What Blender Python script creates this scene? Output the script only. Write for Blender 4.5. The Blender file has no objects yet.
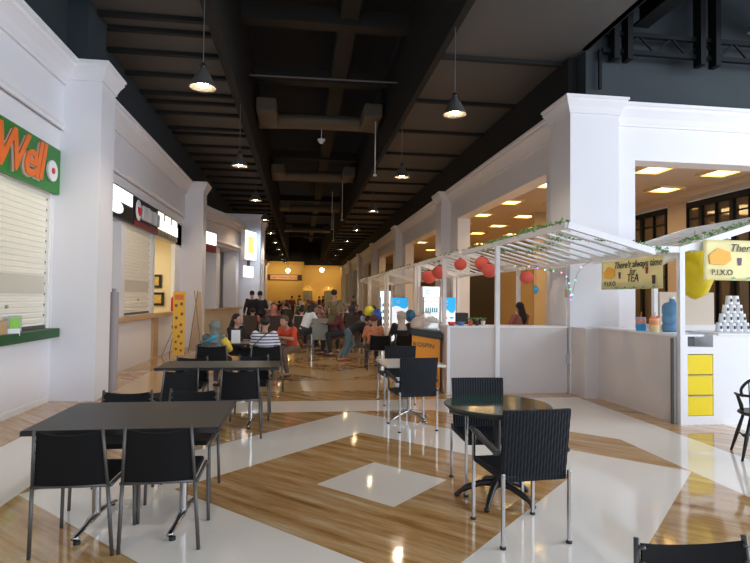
import bpy, bmesh, math, random
from mathutils import Vector, Matrix, Euler
random.seed(7)
SC = bpy.context.scene
C = SC.collection
PI = math.pi
# ------------------------------------------------------------------ camera
cam_d = bpy.data.cameras.new('camera'); cam = bpy.data.objects.new('camera', cam_d); C.objects.link(cam)
yaw, pitch, roll = math.radians(7.71), math.radians(1.675), math.radians(.641)
Fw = Vector((math.sin(yaw)*math.cos(pitch), math.cos(yaw)*math.cos(pitch), math.sin(pitch)))
r0 = Vector((math.cos(yaw), -math.sin(yaw), 0)); u0 = r0.cross(Fw)
rr = r0*math.cos(roll)+u0*math.sin(roll); uu = u0*math.cos(roll)-r0*math.sin(roll)
m3 = Matrix((rr, uu, -Fw)).transposed()
cam.matrix_world = Matrix.Translation((0, 0, 1.58)) @ m3.to_4x4()
cam_d.sensor_width = 36; cam_d.lens = 546.6/750*36; cam_d.clip_start = .05; cam_d.clip_end = 200
SC.camera = cam
# ------------------------------------------------------------------ world, daylight, exposure
w = bpy.data.worlds.new('world'); SC.world = w; w.use_nodes = True
w.node_tree.nodes['Background'].inputs[0].default_value = (.72, .84, 1, 1)
w.node_tree.nodes['Background'].inputs[1].default_value = .55
SC.view_settings.view_transform = 'Standard'; SC.view_settings.look = 'None'
SC.view_settings.gamma = 1; SC.view_settings.use_curve_mapping = False
SC.view_settings.exposure = 0.62
def area(name, loc, rot, sx, sy, power, col, spread=PI):
    l = bpy.data.lights.new(name, 'AREA'); l.shape = 'RECTANGLE'; l.size = sx; l.size_y = sy; l.energy = power; l.color = col; l.spread = spread
    o = bpy.data.objects.new(name, l); C.objects.link(o); o.location = loc; o.rotation_euler = rot; return o
area('daylight_facade', (5, -7, 5.2), (math.radians(62), 0, 0), 17, 5.0, 520, (.80, .88, 1))             # glass front behind the camera, shines +Y
area('daylight_side', (14.5, .5, 4.6), (math.radians(66), 0, PI/2), 12, 5.0, 1000, (.82, .89, 1))         # glass side on the right wing, shines -X
def spot(name, loc, power, col, size=2.4, blend=.6, rad=.05, rot=(0, 0, 0)):
    l = bpy.data.lights.new(name, 'SPOT'); l.energy = power; l.color = col; l.spot_size = size; l.spot_blend = blend; l.shadow_soft_size = rad
    o = bpy.data.objects.new(name, l); C.objects.link(o); o.location = loc; o.rotation_euler = rot; return o
# ------------------------------------------------------------------ materials
MC = {}
def mat(name, col, rough=.5, metal=0, emit=None, es=1, var=0, scale=8, bump=0, coat=0, trans=0, alpha=1, spec=.5):
    if name in MC: return MC[name]
    m = bpy.data.materials.new(name); m.use_nodes = True; nt = m.node_tree; b = nt.nodes['Principled BSDF']
    b.inputs['Base Color'].default_value = (*col, 1); b.inputs['Roughness'].default_value = rough; b.inputs['Metallic'].default_value = metal
    b.inputs['Coat Weight'].default_value = coat; b.inputs['Transmission Weight'].default_value = trans; b.inputs['Alpha'].default_value = alpha
    b.inputs['Specular IOR Level'].default_value = spec
    if emit: b.inputs['Emission Color'].default_value = (*emit, 1); b.inputs['Emission Strength'].default_value = es
    if var or bump:
        tc = nt.nodes.new('ShaderNodeTexCoord'); n = nt.nodes.new('ShaderNodeTexNoise'); n.inputs['Scale'].default_value = scale; n.inputs['Detail'].default_value = 4
        nt.links.new(tc.outputs['Object'], n.inputs['Vector'])
        if var:
            mx = nt.nodes.new('ShaderNodeMix'); mx.data_type = 'RGBA'
            mx.inputs[6].default_value = (*[c*(1-var) for c in col], 1); mx.inputs[7].default_value = (*[min(1, c*(1+var)) for c in col], 1)
            nt.links.new(n.outputs[0], mx.inputs[0]); nt.links.new(mx.outputs[2], b.inputs['Base Color'])
        if bump:
            bp = nt.nodes.new('ShaderNodeBump'); bp.inputs['Strength'].default_value = bump; bp.inputs['Distance'].default_value = .01
            nt.links.new(n.outputs[0], bp.inputs['Height']); nt.links.new(bp.outputs[0], b.inputs['Normal'])
    MC[name] = m; return m
def wave(m, axis, scale, amt, dark=None, strength=.6):
    """bands (slats, weave) as relief and slight tone in a material"""
    nt = m.node_tree; b = nt.nodes['Principled BSDF']; tc = nt.nodes.new('ShaderNodeTexCoord')
    wv = nt.nodes.new('ShaderNodeTexWave'); wv.bands_direction = axis; wv.inputs['Scale'].default_value = scale
    nt.links.new(tc.outputs['Object'], wv.inputs['Vector'])
    bp = nt.nodes.new('ShaderNodeBump'); bp.inputs['Strength'].default_value = strength; bp.inputs['Distance'].default_value = amt
    nt.links.new(wv.outputs['Fac'], bp.inputs['Height']); nt.links.new(bp.outputs[0], b.inputs['Normal'])
    if dark:
        mx = nt.nodes.new('ShaderNodeMix'); mx.data_type = 'RGBA'; mx.inputs[6].default_value = (*dark, 1); mx.inputs[7].default_value = b.inputs['Base Color'].default_value
        nt.links.new(wv.outputs['Fac'], mx.inputs[0]); nt.links.new(mx.outputs[2], b.inputs['Base Color'])
    return m
WHITE = mat('white paint', (.80, .79, .82), .55, var=.02, scale=2)
WALLC = mat('counter laminate', (.66, .60, .58), .45, var=.05, scale=3)
TRIM = mat('trim paint', (.84, .82, .80), .5)
DARKWALL = mat('dark blue grey paint', (.022, .031, .038), .7, var=.25, scale=1.2)
BLACKC = mat('black ceiling paint', (.005, .005, .005), .8)
SOFFIT = mat('soffit board', (.085, .082, .08), .75, var=.1, scale=.8)
DUCT = mat('duct grey', (.016, .015, .014), .7)
STEEL = mat('dark steel', (.006, .007, .009), .6, spec=.2)
CHROME = mat('chrome', (.42, .41, .41), .22, 1)
ALU = mat('brushed reflector', (.22, .21, .21), .3, .7)
GREYM = mat('grey metal tube', (.12, .112, .105), .45, .5)
BLACKP = mat('black chair vinyl', (.006, .006, .0065), .65, var=.2, scale=30, spec=.2)
WICK = mat('black wicker', (.028, .033, .042), .42)
BLACK = mat('black', (.01, .01, .01), .4)
TOPG = mat('dark grey laminate', (.010, .0097, .0095), .38, spec=.3, var=.1, scale=40)
EDGE = mat('black table edge', (.008, .008, .008), .4)
WOOD = mat('light wood', (.55, .36, .20), .5, var=.15, scale=5)
DWOOD = mat('dark brown wood', (.10, .05, .03), .4, var=.2, scale=5)
GREEN = mat('green sign', (.03, .20, .035), .5)
DGREEN = mat('dark green ledge', (.012, .085, .02), .45)
ORANGE = mat('orange letter', (.80, .16, .02), .5)
TAN = mat('letter shadow grey', (.38, .34, .26), .6)
SHUT = wave(mat('cream shutter', (.78, .75, .62), .5), 'Z', 3.2, .006)
CREAMW = mat('warm cream wall', (.75, .66, .45), .6)
KWHITE = mat('white enamel steel', (.85, .85, .87), .35)
YELLOWW = mat('yellow wall', (.66, .42, .12), .6, var=.06, scale=.8)
ROOMW = mat('tan room wall', (.46, .34, .18), .6, var=.05, scale=.7)
ROOMC = mat('room ceiling', (.55, .46, .37), .7)
LITW = mat('lit white panel', (1, 1, 1), .4, emit=(.93, .95, 1), es=1.15)
LITY = mat('lit cream panel', (1, 1, .9), .4, emit=(1, .93, .72), es=1.0)
LAMPP = mat('lit ceiling panel', (1, .9, .6), .4, emit=(1, .70, .30), es=4.5)
BULB = mat('lit bulb', (1, .9, .7), .4, emit=(1, .74, .42), es=60)
RED = mat('red lantern paper', (.85, .13, .09), .55, trans=0)
YEL = mat('yellow enamel', (.92, .70, .01), .3)
LEAF = mat('leaf green', (.16, .30, .10), .6, var=.6, scale=20)
SKIN = mat('skin', (.45, .25, .17), .5)
WP = mat('white plastic', (.8, .8, .82), .35)
GLASS = mat('clear glass', (.9, .97, .95), .03, trans=1, alpha=1)
BLUE = mat('sign blue', (.02, .38, .80), .4, emit=(.02, .38, .80), es=.5)
LITB = mat('lit display white', (.9, .95, 1), .4, emit=(.75, .9, 1), es=.9)
TXT = mat('text dark', (.03, .03, .05), .6)
TXTW = mat('text white', (.9, .9, .9), .6)
TXTR = mat('text red', (.65, .03, .03), .5)
BANY = mat('banner yellow', (.92, .80, .38), .6, var=.12, scale=3)
# ------------------------------------------------------------------ mesh helpers
def B(): return bmesh.new()
def box(bm, x0, x1, y0, y1, z0, z1):
    v = [bm.verts.new(p) for p in ((x0,y0,z0),(x1,y0,z0),(x1,y1,z0),(x0,y1,z0),(x0,y0,z1),(x1,y0,z1),(x1,y1,z1),(x0,y1,z1))]
    for f in ((3,2,1,0),(4,5,6,7),(0,1,5,4),(1,2,6,5),(2,3,7,6),(3,0,4,7)): bm.faces.new([v[i] for i in f])
    return bm
def frame_of(d):
    d = d.normalized(); a = Vector((0, 0, 1)) if abs(d.z) < .9 else Vector((1, 0, 0))
    s = d.cross(a).normalized(); return s, s.cross(d).normalized()
def tube(bm, pts, rad, seg=10, flat=1.0, cap=True):
    pts = [Vector(p) for p in pts]; n = len(pts); rad = [rad]*n if not hasattr(rad, '__len__') else rad
    rings = []; s = None
    for i, p in enumerate(pts):
        d = (pts[min(i+1, n-1)]-pts[max(i-1, 0)])
        if s is None: s, t = frame_of(d)
        else:
            d.normalize(); s = (s-d*s.dot(d)).normalized(); t = s.cross(d)
        rings.append([bm.verts.new(p+(s*math.cos(2*PI*k/seg)+t*math.sin(2*PI*k/seg)*flat)*rad[i]) for k in range(seg)])
    for a, b in zip(rings, rings[1:]):
        for k in range(seg): bm.faces.new((a[k], a[(k+1) % seg], b[(k+1) % seg], b[k]))
    if cap: bm.faces.new(rings[0][::-1]); bm.faces.new(rings[-1])
    return bm
def bar(bm, p0, p1, wd, h):
    """rectangular bar between two points; wd horizontal width, h height across"""
    p0, p1 = Vector(p0), Vector(p1); d = (p1-p0).normalized()
    up = Vector((0, 0, 1)) if abs(d.z) < .95 else Vector((0, 1, 0))
    s = d.cross(up).normalized(); t = s.cross(d).normalized(); q = []
    for p in (p0, p1):
        q.append([bm.verts.new(p+s*(a*wd/2)+t*(b*h/2)) for a, b in ((-1,-1),(1,-1),(1,1),(-1,1))])
    a, b = q
    for k in range(4): bm.faces.new((a[k], a[(k+1) % 4], b[(k+1) % 4], b[k]))
    bm.faces.new(a[::-1]); bm.faces.new(b); return bm
def curve(pts, n=6):
    P = [Vector(p) for p in pts]; out = []
    for i in range(len(P)-1):
        a, b, c, d = P[max(i-1, 0)], P[i], P[i+1], P[min(i+2, len(P)-1)]
        for k in range(n):
            t = k/n; out.append(.5*((2*b)+(c-a)*t+(2*a-5*b+4*c-d)*t*t+(3*b-a-3*c+d)*t**3))
    out.append(P[-1]); return out
def ell(bm, c, r, rot=(0, 0, 0), u=16, v=10):
    M = Matrix.Translation(c) @ Euler(rot).to_matrix().to_4x4() @ Matrix.Diagonal((r[0], r[1], r[2], 1))
    bmesh.ops.create_uvsphere(bm, u_segments=u, v_segments=v, radius=1, matrix=M); return bm
def lathe(bm, prof, c=(0, 0, 0), seg=24, close=False):
    rings = []
    for r, z in prof: rings.append([bm.verts.new((c[0]+r*math.cos(2*PI*k/seg), c[1]+r*math.sin(2*PI*k/seg), c[2]+z)) for k in range(seg)])
    for a, b in zip(rings, rings[1:]):
        for k in range(seg): bm.faces.new((a[k], a[(k+1) % seg], b[(k+1) % seg], b[k]))
    if close: bm.faces.new(rings[0][::-1]); bm.faces.new(rings[-1])
    return bm
def extr(bm, poly, d, close=True):
    """extrude a closed polygon of 3-D points by vector d"""
    a = [bm.verts.new(p) for p in poly]; b = [bm.verts.new(Vector(p)+Vector(d)) for p in poly]; n = len(a)
    for k in range(n): bm.faces.new((a[k], a[(k+1) % n], b[(k+1) % n], b[k]))
    bm.faces.new(a[::-1]); bm.faces.new(b); return bm
def obj(name, bm, m, parent=None, smooth=False, bevel=0, loc=None, rot=None, sub=0):
    bmesh.ops.recalc_face_normals(bm, faces=bm.faces)
    me = bpy.data.meshes.new(name); bm.to_mesh(me); bm.free()
    o = bpy.data.objects.new(name, me); C.objects.link(o); me.materials.append(m)
    if smooth:
        for p in me.polygons: p.use_smooth = True
        if smooth == 2:
            try: me.set_sharp_from_angle(angle=.7)
            except Exception: pass
    if bevel:
        bv = o.modifiers.new('bevel', 'BEVEL'); bv.width = bevel; bv.segments = 2; bv.limit_method = 'ANGLE'
    if sub: s = o.modifiers.new('sub', 'SUBSURF'); s.levels = sub; s.render_levels = sub
    if loc: o.location = loc
    if rot: o.rotation_euler = rot
    if parent: o.parent = parent
    return o
def struct(name, bm, m, **k):
    o = obj(name, bm, m, **k); o['kind'] = 'structure'; return o
def tag(o, label, cat, group=None, kind=None):
    o['label'] = label; o['category'] = cat
    if group: o['group'] = group
    if kind: o['kind'] = kind
    return o
def thing(name, label, cat, loc=(0, 0, 0), rz=0, group=None):
    o = bpy.data.objects.new(name, None); o.empty_display_size = .1; C.objects.link(o)
    o.location = loc; o.rotation_euler = (0, 0, rz); return tag(o, label, cat, group)
def dup(root, loc, rz, label, group=None, mats=None, scale=None):
    r = root.copy(); C.objects.link(r); r.location = loc; r.rotation_euler = (0, 0, rz); r['label'] = label
    if group: r['group'] = group
    if scale: r.scale = scale
    for ch in list(root.children):
        c = ch.copy(); C.objects.link(c); c.parent = r
        if mats and ch.name.split('.')[0] in mats: c.material_slots[0].link = 'OBJECT'; c.material_slots[0].material = mats[ch.name.split('.')[0]]
        for g in list(ch.children):
            e = g.copy(); C.objects.link(e); e.parent = c
    return r
def text(name, s, size, m, parent, M, ext=.003, shear=0, spacing=1, bold=0):
    """lettering as a mesh; M places the text plane (x right, y up, z out)"""
    cu = bpy.data.curves.new(name, 'FONT'); cu.body = s; cu.size = size; cu.extrude = ext; cu.shear = shear; cu.space_character = spacing
    cu.offset = bold; cu.align_x = 'CENTER'; cu.align_y = 'CENTER'; cu.resolution_u = 3
    t = bpy.data.objects.new('tmp', cu); C.objects.link(t)
    me = bpy.data.meshes.new_from_object(t.evaluated_get(bpy.context.evaluated_depsgraph_get()))
    bpy.data.objects.remove(t); me.materials.clear(); me.materials.append(m); me.transform(M)
    o = bpy.data.objects.new(name, me); C.objects.link(o); o.parent = parent; return o
def TM(loc, n):
    """text matrix with outward normal n: '+X','-Y' """
    if n == '+X': R = Matrix(((0, 0, 1), (1, 0, 0), (0, 1, 0)))
    elif n == '-X': R = Matrix(((0, 0, -1), (-1, 0, 0), (0, 1, 0)))
    else: R = Matrix(((1, 0, 0), (0, 0, -1), (0, 1, 0)))
    return Matrix.Translation(loc) @ R.to_4x4()
# ------------------------------------------------------------------ floor
def floor_mat():
    m = bpy.data.materials.new('polished stone inlay'); m.use_nodes = True; nt = m.node_tree; N = nt.nodes; L = nt.links; b = N['Principled BSDF']
    g = N.new('ShaderNodeNewGeometry'); sp = N.new('ShaderNodeSeparateXYZ'); L.new(g.outputs['Position'], sp.inputs[0])
    def f(op, a, b_=None, c=None):
        n = N.new('ShaderNodeMath'); n.operation = op
        for i, v in enumerate((a, b_, c)):
            if v is None: continue
            if isinstance(v, (int, float)): n.inputs[i].default_value = v
            else: L.new(v, n.inputs[i])
        return n.outputs[0]
    gt = lambda a, v: f('GREATER_THAN', a, v); lt = lambda a, v: f('LESS_THAN', a, v)
    AND = lambda *a: a[0] if len(a) == 1 else f('MULTIPLY', a[0], AND(*a[1:])); OR = lambda *a: a[0] if len(a) == 1 else f('MAXIMUM', a[0], OR(*a[1:]))
    u = f('SUBTRACT', sp.outputs[0], .72)
    v = f('SUBTRACT', f('FLOORED_MODULO', f('ADD', sp.outputs[1], 8.65*4-4.68+4.325), 8.65), 4.325)
    a = f('ABSOLUTE', u); c = f('ABSOLUTE', v); R = f('ADD', a, c)
    incell = AND(lt(a, 2.9), lt(c, 2.92))
    cut = f('SUBTRACT', 1, AND(gt(u, 0), gt(v, 0), gt(R, 4.05)))
    br = OR(AND(incell, OR(AND(lt(R, 1.72), gt(R, .565)), AND(gt(R, 2.9), cut))), AND(lt(a, 3.75), OR(gt(v, 3.72), lt(v, -4.08))), AND(gt(a, 3.75), lt(a, 4.7)))
    # travertine streaks along the diagonal
    mp = N.new('ShaderNodeMapping'); m0 = N.new('ShaderNodeMapping'); m0.inputs['Rotation'].default_value = (0, 0, math.radians(42)); mp.inputs['Scale'].default_value = (.55, 5.5, 1)
    L.new(g.outputs['Position'], m0.inputs[0]); L.new(m0.outputs[0], mp.inputs[0]); n1 = N.new('ShaderNodeTexNoise'); n1.inputs['Scale'].default_value = 1.6; n1.inputs['Detail'].default_value = 10; n1.inputs['Roughness'].default_value = .72; n1.inputs['Distortion'].default_value = .25
    L.new(mp.outputs[0], n1.inputs[0])
    cr = N.new('ShaderNodeValToRGB'); L.new(n1.outputs[0], cr.inputs[0]); e = cr.color_ramp.elements
    e[0].position = .30; e[0].color = (.22, .095, .025, 1); e[1].position = .70; e[1].color = (.74, .57, .39, 1)
    x = e.new(.44); x.color = (.48, .255, .09, 1); x = e.new(.56); x.color = (.60, .375, .17, 1)
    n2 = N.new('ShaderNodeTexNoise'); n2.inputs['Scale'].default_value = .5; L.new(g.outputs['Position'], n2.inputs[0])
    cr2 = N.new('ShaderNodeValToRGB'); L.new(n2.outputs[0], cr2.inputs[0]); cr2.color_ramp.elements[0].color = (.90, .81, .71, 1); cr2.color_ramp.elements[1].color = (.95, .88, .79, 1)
    mt = N.new('ShaderNodeMix'); mt.data_type = 'RGBA'; L.new(gt(sp.outputs[1], 9.25), mt.inputs[0]); L.new(cr2.outputs[0], mt.inputs[6]); mt.inputs[7].default_value = (.70, .48, .24, 1)  # warm glow from the hall's end painted into the far cream as golden tan
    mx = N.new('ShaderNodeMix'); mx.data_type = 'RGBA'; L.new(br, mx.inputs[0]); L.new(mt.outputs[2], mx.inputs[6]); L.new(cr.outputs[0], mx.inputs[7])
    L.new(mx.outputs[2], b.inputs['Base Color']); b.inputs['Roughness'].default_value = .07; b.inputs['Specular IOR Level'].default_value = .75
    return m
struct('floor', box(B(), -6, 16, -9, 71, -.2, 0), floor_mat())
# ------------------------------------------------------------------ mouldings
PROF = [(0, 0), (.04, 0), (.04, .04), (.06, .07), (.10, .14), (.17, .22), (.20, .25), (.20, .30), (.24, .32), (.24, .37), (0, .37)]
def mould_y(bm, x, s, y0, y1, z, k=1, prof=PROF):
    return extr(bm, [(x+s*a*k, y0, z+h*k) for a, h in prof], (0, y1-y0, 0))
def mould_x(bm, y, s, x0, x1, z, k=1, prof=PROF):
    return extr(bm, [(x0, y+s*a*k, z+h*k) for a, h in prof], (x1-x0, 0, 0))
LEDGE = [(0, 0), (.03, .0), (.03, .05), (.06, .08), (.06, .11), (0, .13)]
def capital(bm, x0, x1, y0, y1, z, k=.8):
    """moulded capital around a pier (mitred ring)"""
    rings = []
    for a, h in PROF[:-1]:
        a *= k*.66; h *= k*.95
        rings.append([bm.verts.new(p) for p in ((x0-a, y0-a, z+h), (x1+a, y0-a, z+h), (x1+a, y1+a, z+h), (x0-a, y1+a, z+h))])
    for p, q in zip(rings, rings[1:]):
        for i in range(4): bm.faces.new((p[i], p[(i+1) % 4], q[(i+1) % 4], q[i]))
    bm.faces.new(rings[0][::-1]); bm.faces.new(rings[-1]); return bm
# ------------------------------------------------------------------ LEFT WALL
# bay 1 (nearest): y -7 .. 8.65
bm = B()
box(bm, -4.0, -3.65, -7, 9, 0, .95)                       # white dado
box(bm, -4.0, -3.65, 8.62, 9, .95, 3.7)                   # jamb
box(bm, -4.0, -3.65, -7, 9, 3.06, 3.72)                   # behind the sign
box(bm, -4.0, -3.60, -7, 9, 3.72, 4.13); box(bm, -4.0, -3.56, -7, 9, 4.13, 5.07)
mould_y(bm, -3.56, 1, -7, 8.7, 4.02, .9, LEDGE); mould_y(bm, -3.56, 1, -7, 8.7, 4.70)
struct('wall_left', bm, WHITE)
# bay 2
bm = B()
box(bm, -3.8, -3.65, 9.2, 17.4, 0, 1.0)
box(bm, -3.95, -3.65, 9.2, 9.5, 1, 3.7); box(bm, -3.8, -3.65, 11.72, 12.0, 1.0, 3.1); box(bm, -3.8, -3.65, 14.14, 14.34, 1.0, 3.1); box(bm, -3.76, -3.65, 16.55, 17.4, 1.0, 3.7)
box(bm, -3.8, -3.65, 9.2, 17.4, 3.08, 3.74); box(bm, -4.0, -3.60, 9.2, 17.4, 3.72, 4.0); box(bm, -4.0, -3.56, 9.2, 17.4, 4.0, 5.07)
mould_y(bm, -3.56, 1, 9.2, 17.4, 3.93, .9, LEDGE); mould_y(bm, -3.56, 1, 9.2, 17.4, 4.70)
struct('wall_left_middle', bm, WHITE)
# shop room behind bay 2's third opening
bm = B(); box(bm, -6, -5.9, 14.0, 17.4, 0, 3.4); box(bm, -6, -3.8, 17.3, 17.4, 0, 3.4); box(bm, -6, -3.85, 14.1, 14.2, 0, 3.4); box(bm, -6, -3.85, 14.1, 17.4, 3.35, 3.45)
struct('wall_shop_left', bm, CREAMW)
area('shop_lamp', (-5, 15.7, 3.3), (0, 0, 0), .8, .8, 30, (1, .88, .62))
bm = B(); mould_y(bm, -3.65, 1, -7, 8.6, 0, .2, [(0,0),(.06,0),(.06,.4),(0,.45)]); struct('baseboard_left', bm, TRIM)
# piers left
for i, y in enumerate((8.65, 17.35, 23.8, 26.3)):
    x1 = -3.02 if i < 2 else -1.75
    bm = B(); box(bm, -4.0, x1, y, y+.6, 0, 4.80); capital(bm, -4.0, x1, y, y+.6, 4.79)
    struct('wall_pilaster_left', bm, WHITE)
# bay 3: bulging shop front
def arc_wall(pts, z0, z1, th, m, name):
    bm = B(); P = curve(pts, 5)
    poly = [(p.x, p.y) for p in P]+([(-4.2, P[-1].y), (-4.2, P[0].y)] if th == 1 else [(p.x-th, p.y) for p in P[::-1]])
    extr(bm, [(a, b, z0) for a, b in poly], (0, 0, z1-z0)); return struct(name, bm, m)
pts = [(-3.3, 17.9, 0), (-3.15, 18.8, 0), (-2.95, 19.6, 0), (-2.68, 20.6, 0), (-2.52, 21.8, 0), (-2.5, 23.2, 0)]
arc_wall(pts, 3.35, 4.1, 1, WALLC, 'wall_left_curved_fascia')
arc_wall([(a+.1, b, c) for a, b, c in pts], 4.1, 4.3, 1, WALLC, 'trim_1')
arc_wall([(a+.22, b, c) for a, b, c in pts], 4.3, 4.5, 1, TRIM, 'trim_2')
arc_wall([(a+.10, b, c) for a, b, c in pts], 3.45, 3.54, 1, TRIM, 'trim_3')
arc_wall(pts, 0, 1.06, .12, mat('cream counter front', (.62, .52, .38), .5), 'wall_left_counter_front')
o = arc_wall([(a+.10, b, c) for a, b, c in pts], 1.061, 1.13, .4, WOOD, 'serving_shelf'); del o['kind']; tag(o, 'light wood serving shelf along the curved white shop front', 'shelf')
bm = B(); box(bm, -4.5, -4.2, 17.9, 24, 0, 5.0); struct('wall_left_far', bm, mat('grey shop back', (.32, .33, .33), .6))
for i, (y, xx) in enumerate(((19.9, -2.98), (22.6, -2.6))):
    bm = B(); box(bm, xx-.5, xx, y, y+.9, 1.13, 3.35); struct('wall_left_column', bm, WHITE)
bm = B(); box(bm, -4.2, -3.6, 24.4, 66, 0, 5.05); mould_y(bm, -3.6, 1, 24.4, 60, 4.7); struct('wall_left_end', bm, WHITE)
# dark upper wall over the cornice, both sides
bm = B(); box(bm, -4.3, -3.5, -7, 70, 5.07, 7.6); box(bm, -4.0, -3.2, 8.55, 9.3, 5.09, 6.0); struct('wall_upper_left', bm, DARKWALL)
# ------------------------------------------------------------------ RIGHT WALL
bm = B(); Y = 8.75; n = 0
piers = [8.75+8.67*i for i in range(7)]
for i, y in enumerate(piers):
    y1 = y+.75
    nx = y+8.67
    a, b_ = (y1, nx)
    op0, op1 = (y+1.6, y+7.85)
    box(bm, 4.85, 5.25, y+.3, op0, 0, 4.75); box(bm, 4.85, 5.25, op1, nx+.3, 0, 4.75); box(bm, 4.85, 5.25, op0, op1, 4.1, 4.75)
mould_y(bm, 4.85, -1, 9.4, 69, 4.70)
for v in bm.verts: v.co.y = min(v.co.y, 66.5)
struct('wall_right', bm, WHITE)
for i, y in enumerate(piers):
    bm = B(); x1 = 5.42 if i == 0 else 4.9
    box(bm, 4.53, x1, y, y+.75, 0, 4.79); capital(bm, 4.53, x1, y, y+.75, 4.78, .82); struct('wall_pilaster_right', bm, WHITE)
bm = B(); box(bm, 5.3, 5.92, 9.05, 9.45, 0, 4.75); box(bm, 5.92, 16, 9.05, 9.45, 4.1, 4.75); box(bm, 15, 16, 9.05, 9.45, 0, 4.1); box(bm, 5.3, 16, 9.05, 9.45, 4.75, 5.07)
mould_x(bm, 9.05, -1, 5.4, 16, 4.70); struct('wall_front_right', bm, WHITE)
bm = B(); box(bm, 4.95, 5.6, 9.0, 9.6, 5.09, 8.6); box(bm, 5.5, 16, 9.2, 9.6, 5.07, 8.6); struct('wall_upper_front', bm, DARKWALL)
bm = B(); box(bm, 4.78, 5.2, 9.3, 70, 5.07, 7.6); struct('wall_upper_right', bm, BLACKC)
# adjoining room seen through the openings
bm = B(); box(bm, 5.25, 16, 9.45, 66, 4.32, 4.45); struct('ceiling_room', bm, ROOMC)
bm = B(); box(bm, 9.5, 10, 9.45, 46, 4.18, 4.32); struct('trim_4', bm, ROOMC)
bm = B(); box(bm, 9.95, 10.3, 15.4, 66, 0, 4.32); box(bm, 5.25, 10, 44, 44.3, 0, 4.32); box(bm, 7.2, 10, 16.2, 16.4, 0, 4.32)
struct('wall_room_back', bm, ROOMW)
bm = B(); box(bm, 9.95, 10.3, 12.95, 13.75, 0, 4.32); struct('wall_room_pier', bm, mat('beige pier', (.46, .38, .31), .6))
bm = B(); box(bm, 9.88, 9.94, 26.5, 33, 0, 3.3); struct('passage_shade_sheet', bm, mat('dark passage brown', (.03, .02, .012), .6))  # flat dark sheet on the back wall, painting the shade of a passage
GL = mat('dark glass', (.10, .075, .05), .05, spec=.8)
for n, (ya, yb) in enumerate(((9.45, 12.95), (13.75, 15.4))):
    t = thing('window_%d' % (n+1), 'x', 'window', (10, ya, 0)); del t['label']; del t['category']; t['kind'] = 'structure'
    L_ = yb-ya
    bm = B(); box(bm, -.02, .02, 0, L_, 0, 4.12); obj('window_pane', bm, GL, t)
    bm = B(); box(bm, -.10, .0, 0, L_, 3.98, 4.12); box(bm, -.06, 0, 0, L_, 2.2, 2.26); box(bm, -.06, 0, 0, L_, 3.68, 3.71)
    k = int(L_/.5)
    for j in range(k+1):
        wd = .055 if j % 2 == 0 else .014
        yy = j*L_/k; box(bm, -.10, 0, max(0, yy-wd), min(L_, yy+wd), 0, 4.0)
    obj('window_frame', bm, STEEL, t)
k = 0
for x in (5.75, 7.2, 8.75):
    for y in (10.4, 12.2, 14.6, 17, 19.4, 21.8, 26, 30):
        if k == 0:
            lp = thing('ceiling_panel_light', 'recessed square warm ceiling light nearest the white corner pillar in the room behind', 'ceiling light', (x, y, 4.32), 0, 'square ceiling lights in the room behind')
            bm = B(); box(bm, -.26, .26, -.26, .26, -.015, -.005); obj('diffuser', bm, LAMPP, lp)
            bm = B()
            for q in ((-.33, .33, -.33, -.26), (-.33, .33, .26, .33), (-.33, -.26, -.26, .26), (.26, .33, -.26, .26)): box(bm, *q, -.05, .0)
            obj('light_frame', bm, mat('gilded frame', (.8, .6, .3), .4), lp)
            lp0 = lp
        else:
            dup(lp0, (x, y, 4.32), 0, 'recessed square warm ceiling light %s, %s' % (('near the hall wall', 'in the middle row', 'by the black framed windows')[(5.75, 7.2, 8.75).index(x)],
                ('at the front end', 'second from the front', 'third from the front', 'fourth from the front', 'fifth from the front', 'sixth from the front', 'second from the far end', 'at the far end')[(10.4, 12.2, 14.6, 17, 19.4, 21.8, 26, 30).index(y)]))
        k += 1
# ------------------------------------------------------------------ END WALL
bm = B(); box(bm, -4.2, .2, 60, 66, 0, 5.3); mould_x(bm, 60, -1, -4.2, .3, 5.0); struct('wall_end', bm, YELLOWW)
bm = B(); box(bm, .2, 5, 66.5, 67, 0, 5.4); mould_x(bm, 66.5, -1, .2, 5, 5.0); struct('wall_end_right', bm, YELLOWW)
bm = B(); box(bm, -4.3, .2, 60.1, 66, 5.3, 8.6); box(bm, .2, 5, 66.6, 67, 5.4, 8.6); struct('wall_upper_end', bm, BLACKC)
for y_ in (14, 22, 32): area('room_lamp', (7.4, y_, 4.2), (0, 0, 0), 1.5, 1.5, 50, (1, .66, .30))
area('end_wash_left', (-2, 57.5, 4.9), (math.radians(35), 0, 0), 4, .4, 70, (1, .75, .38))
area('end_wash_right', (2.6, 63.5, 4.9), (math.radians(35), 0, 0), 4, .4, 70, (1, .75, .38))
t = thing('shop_sign', 'long dark name board with red lettering high on the yellow end wall', 'sign', (-1.85, 59.9, 3.65))
bm = B(); box(bm, -1.9, 1.9, 0, .08, -.3, .3); obj('board', bm, mat('dark red board', (.06, .015, .01), .5), t)
bm = B(); box(bm, -1.45, 1.45, -.02, 0, -.24, .24); obj('panel', bm, mat('pale panel', (.7, .45, .3), .5), t)
text('lettering', 'Cafe Corner House', .36, TXTR, t, TM((0, -.03, 0), '-Y'))
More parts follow.
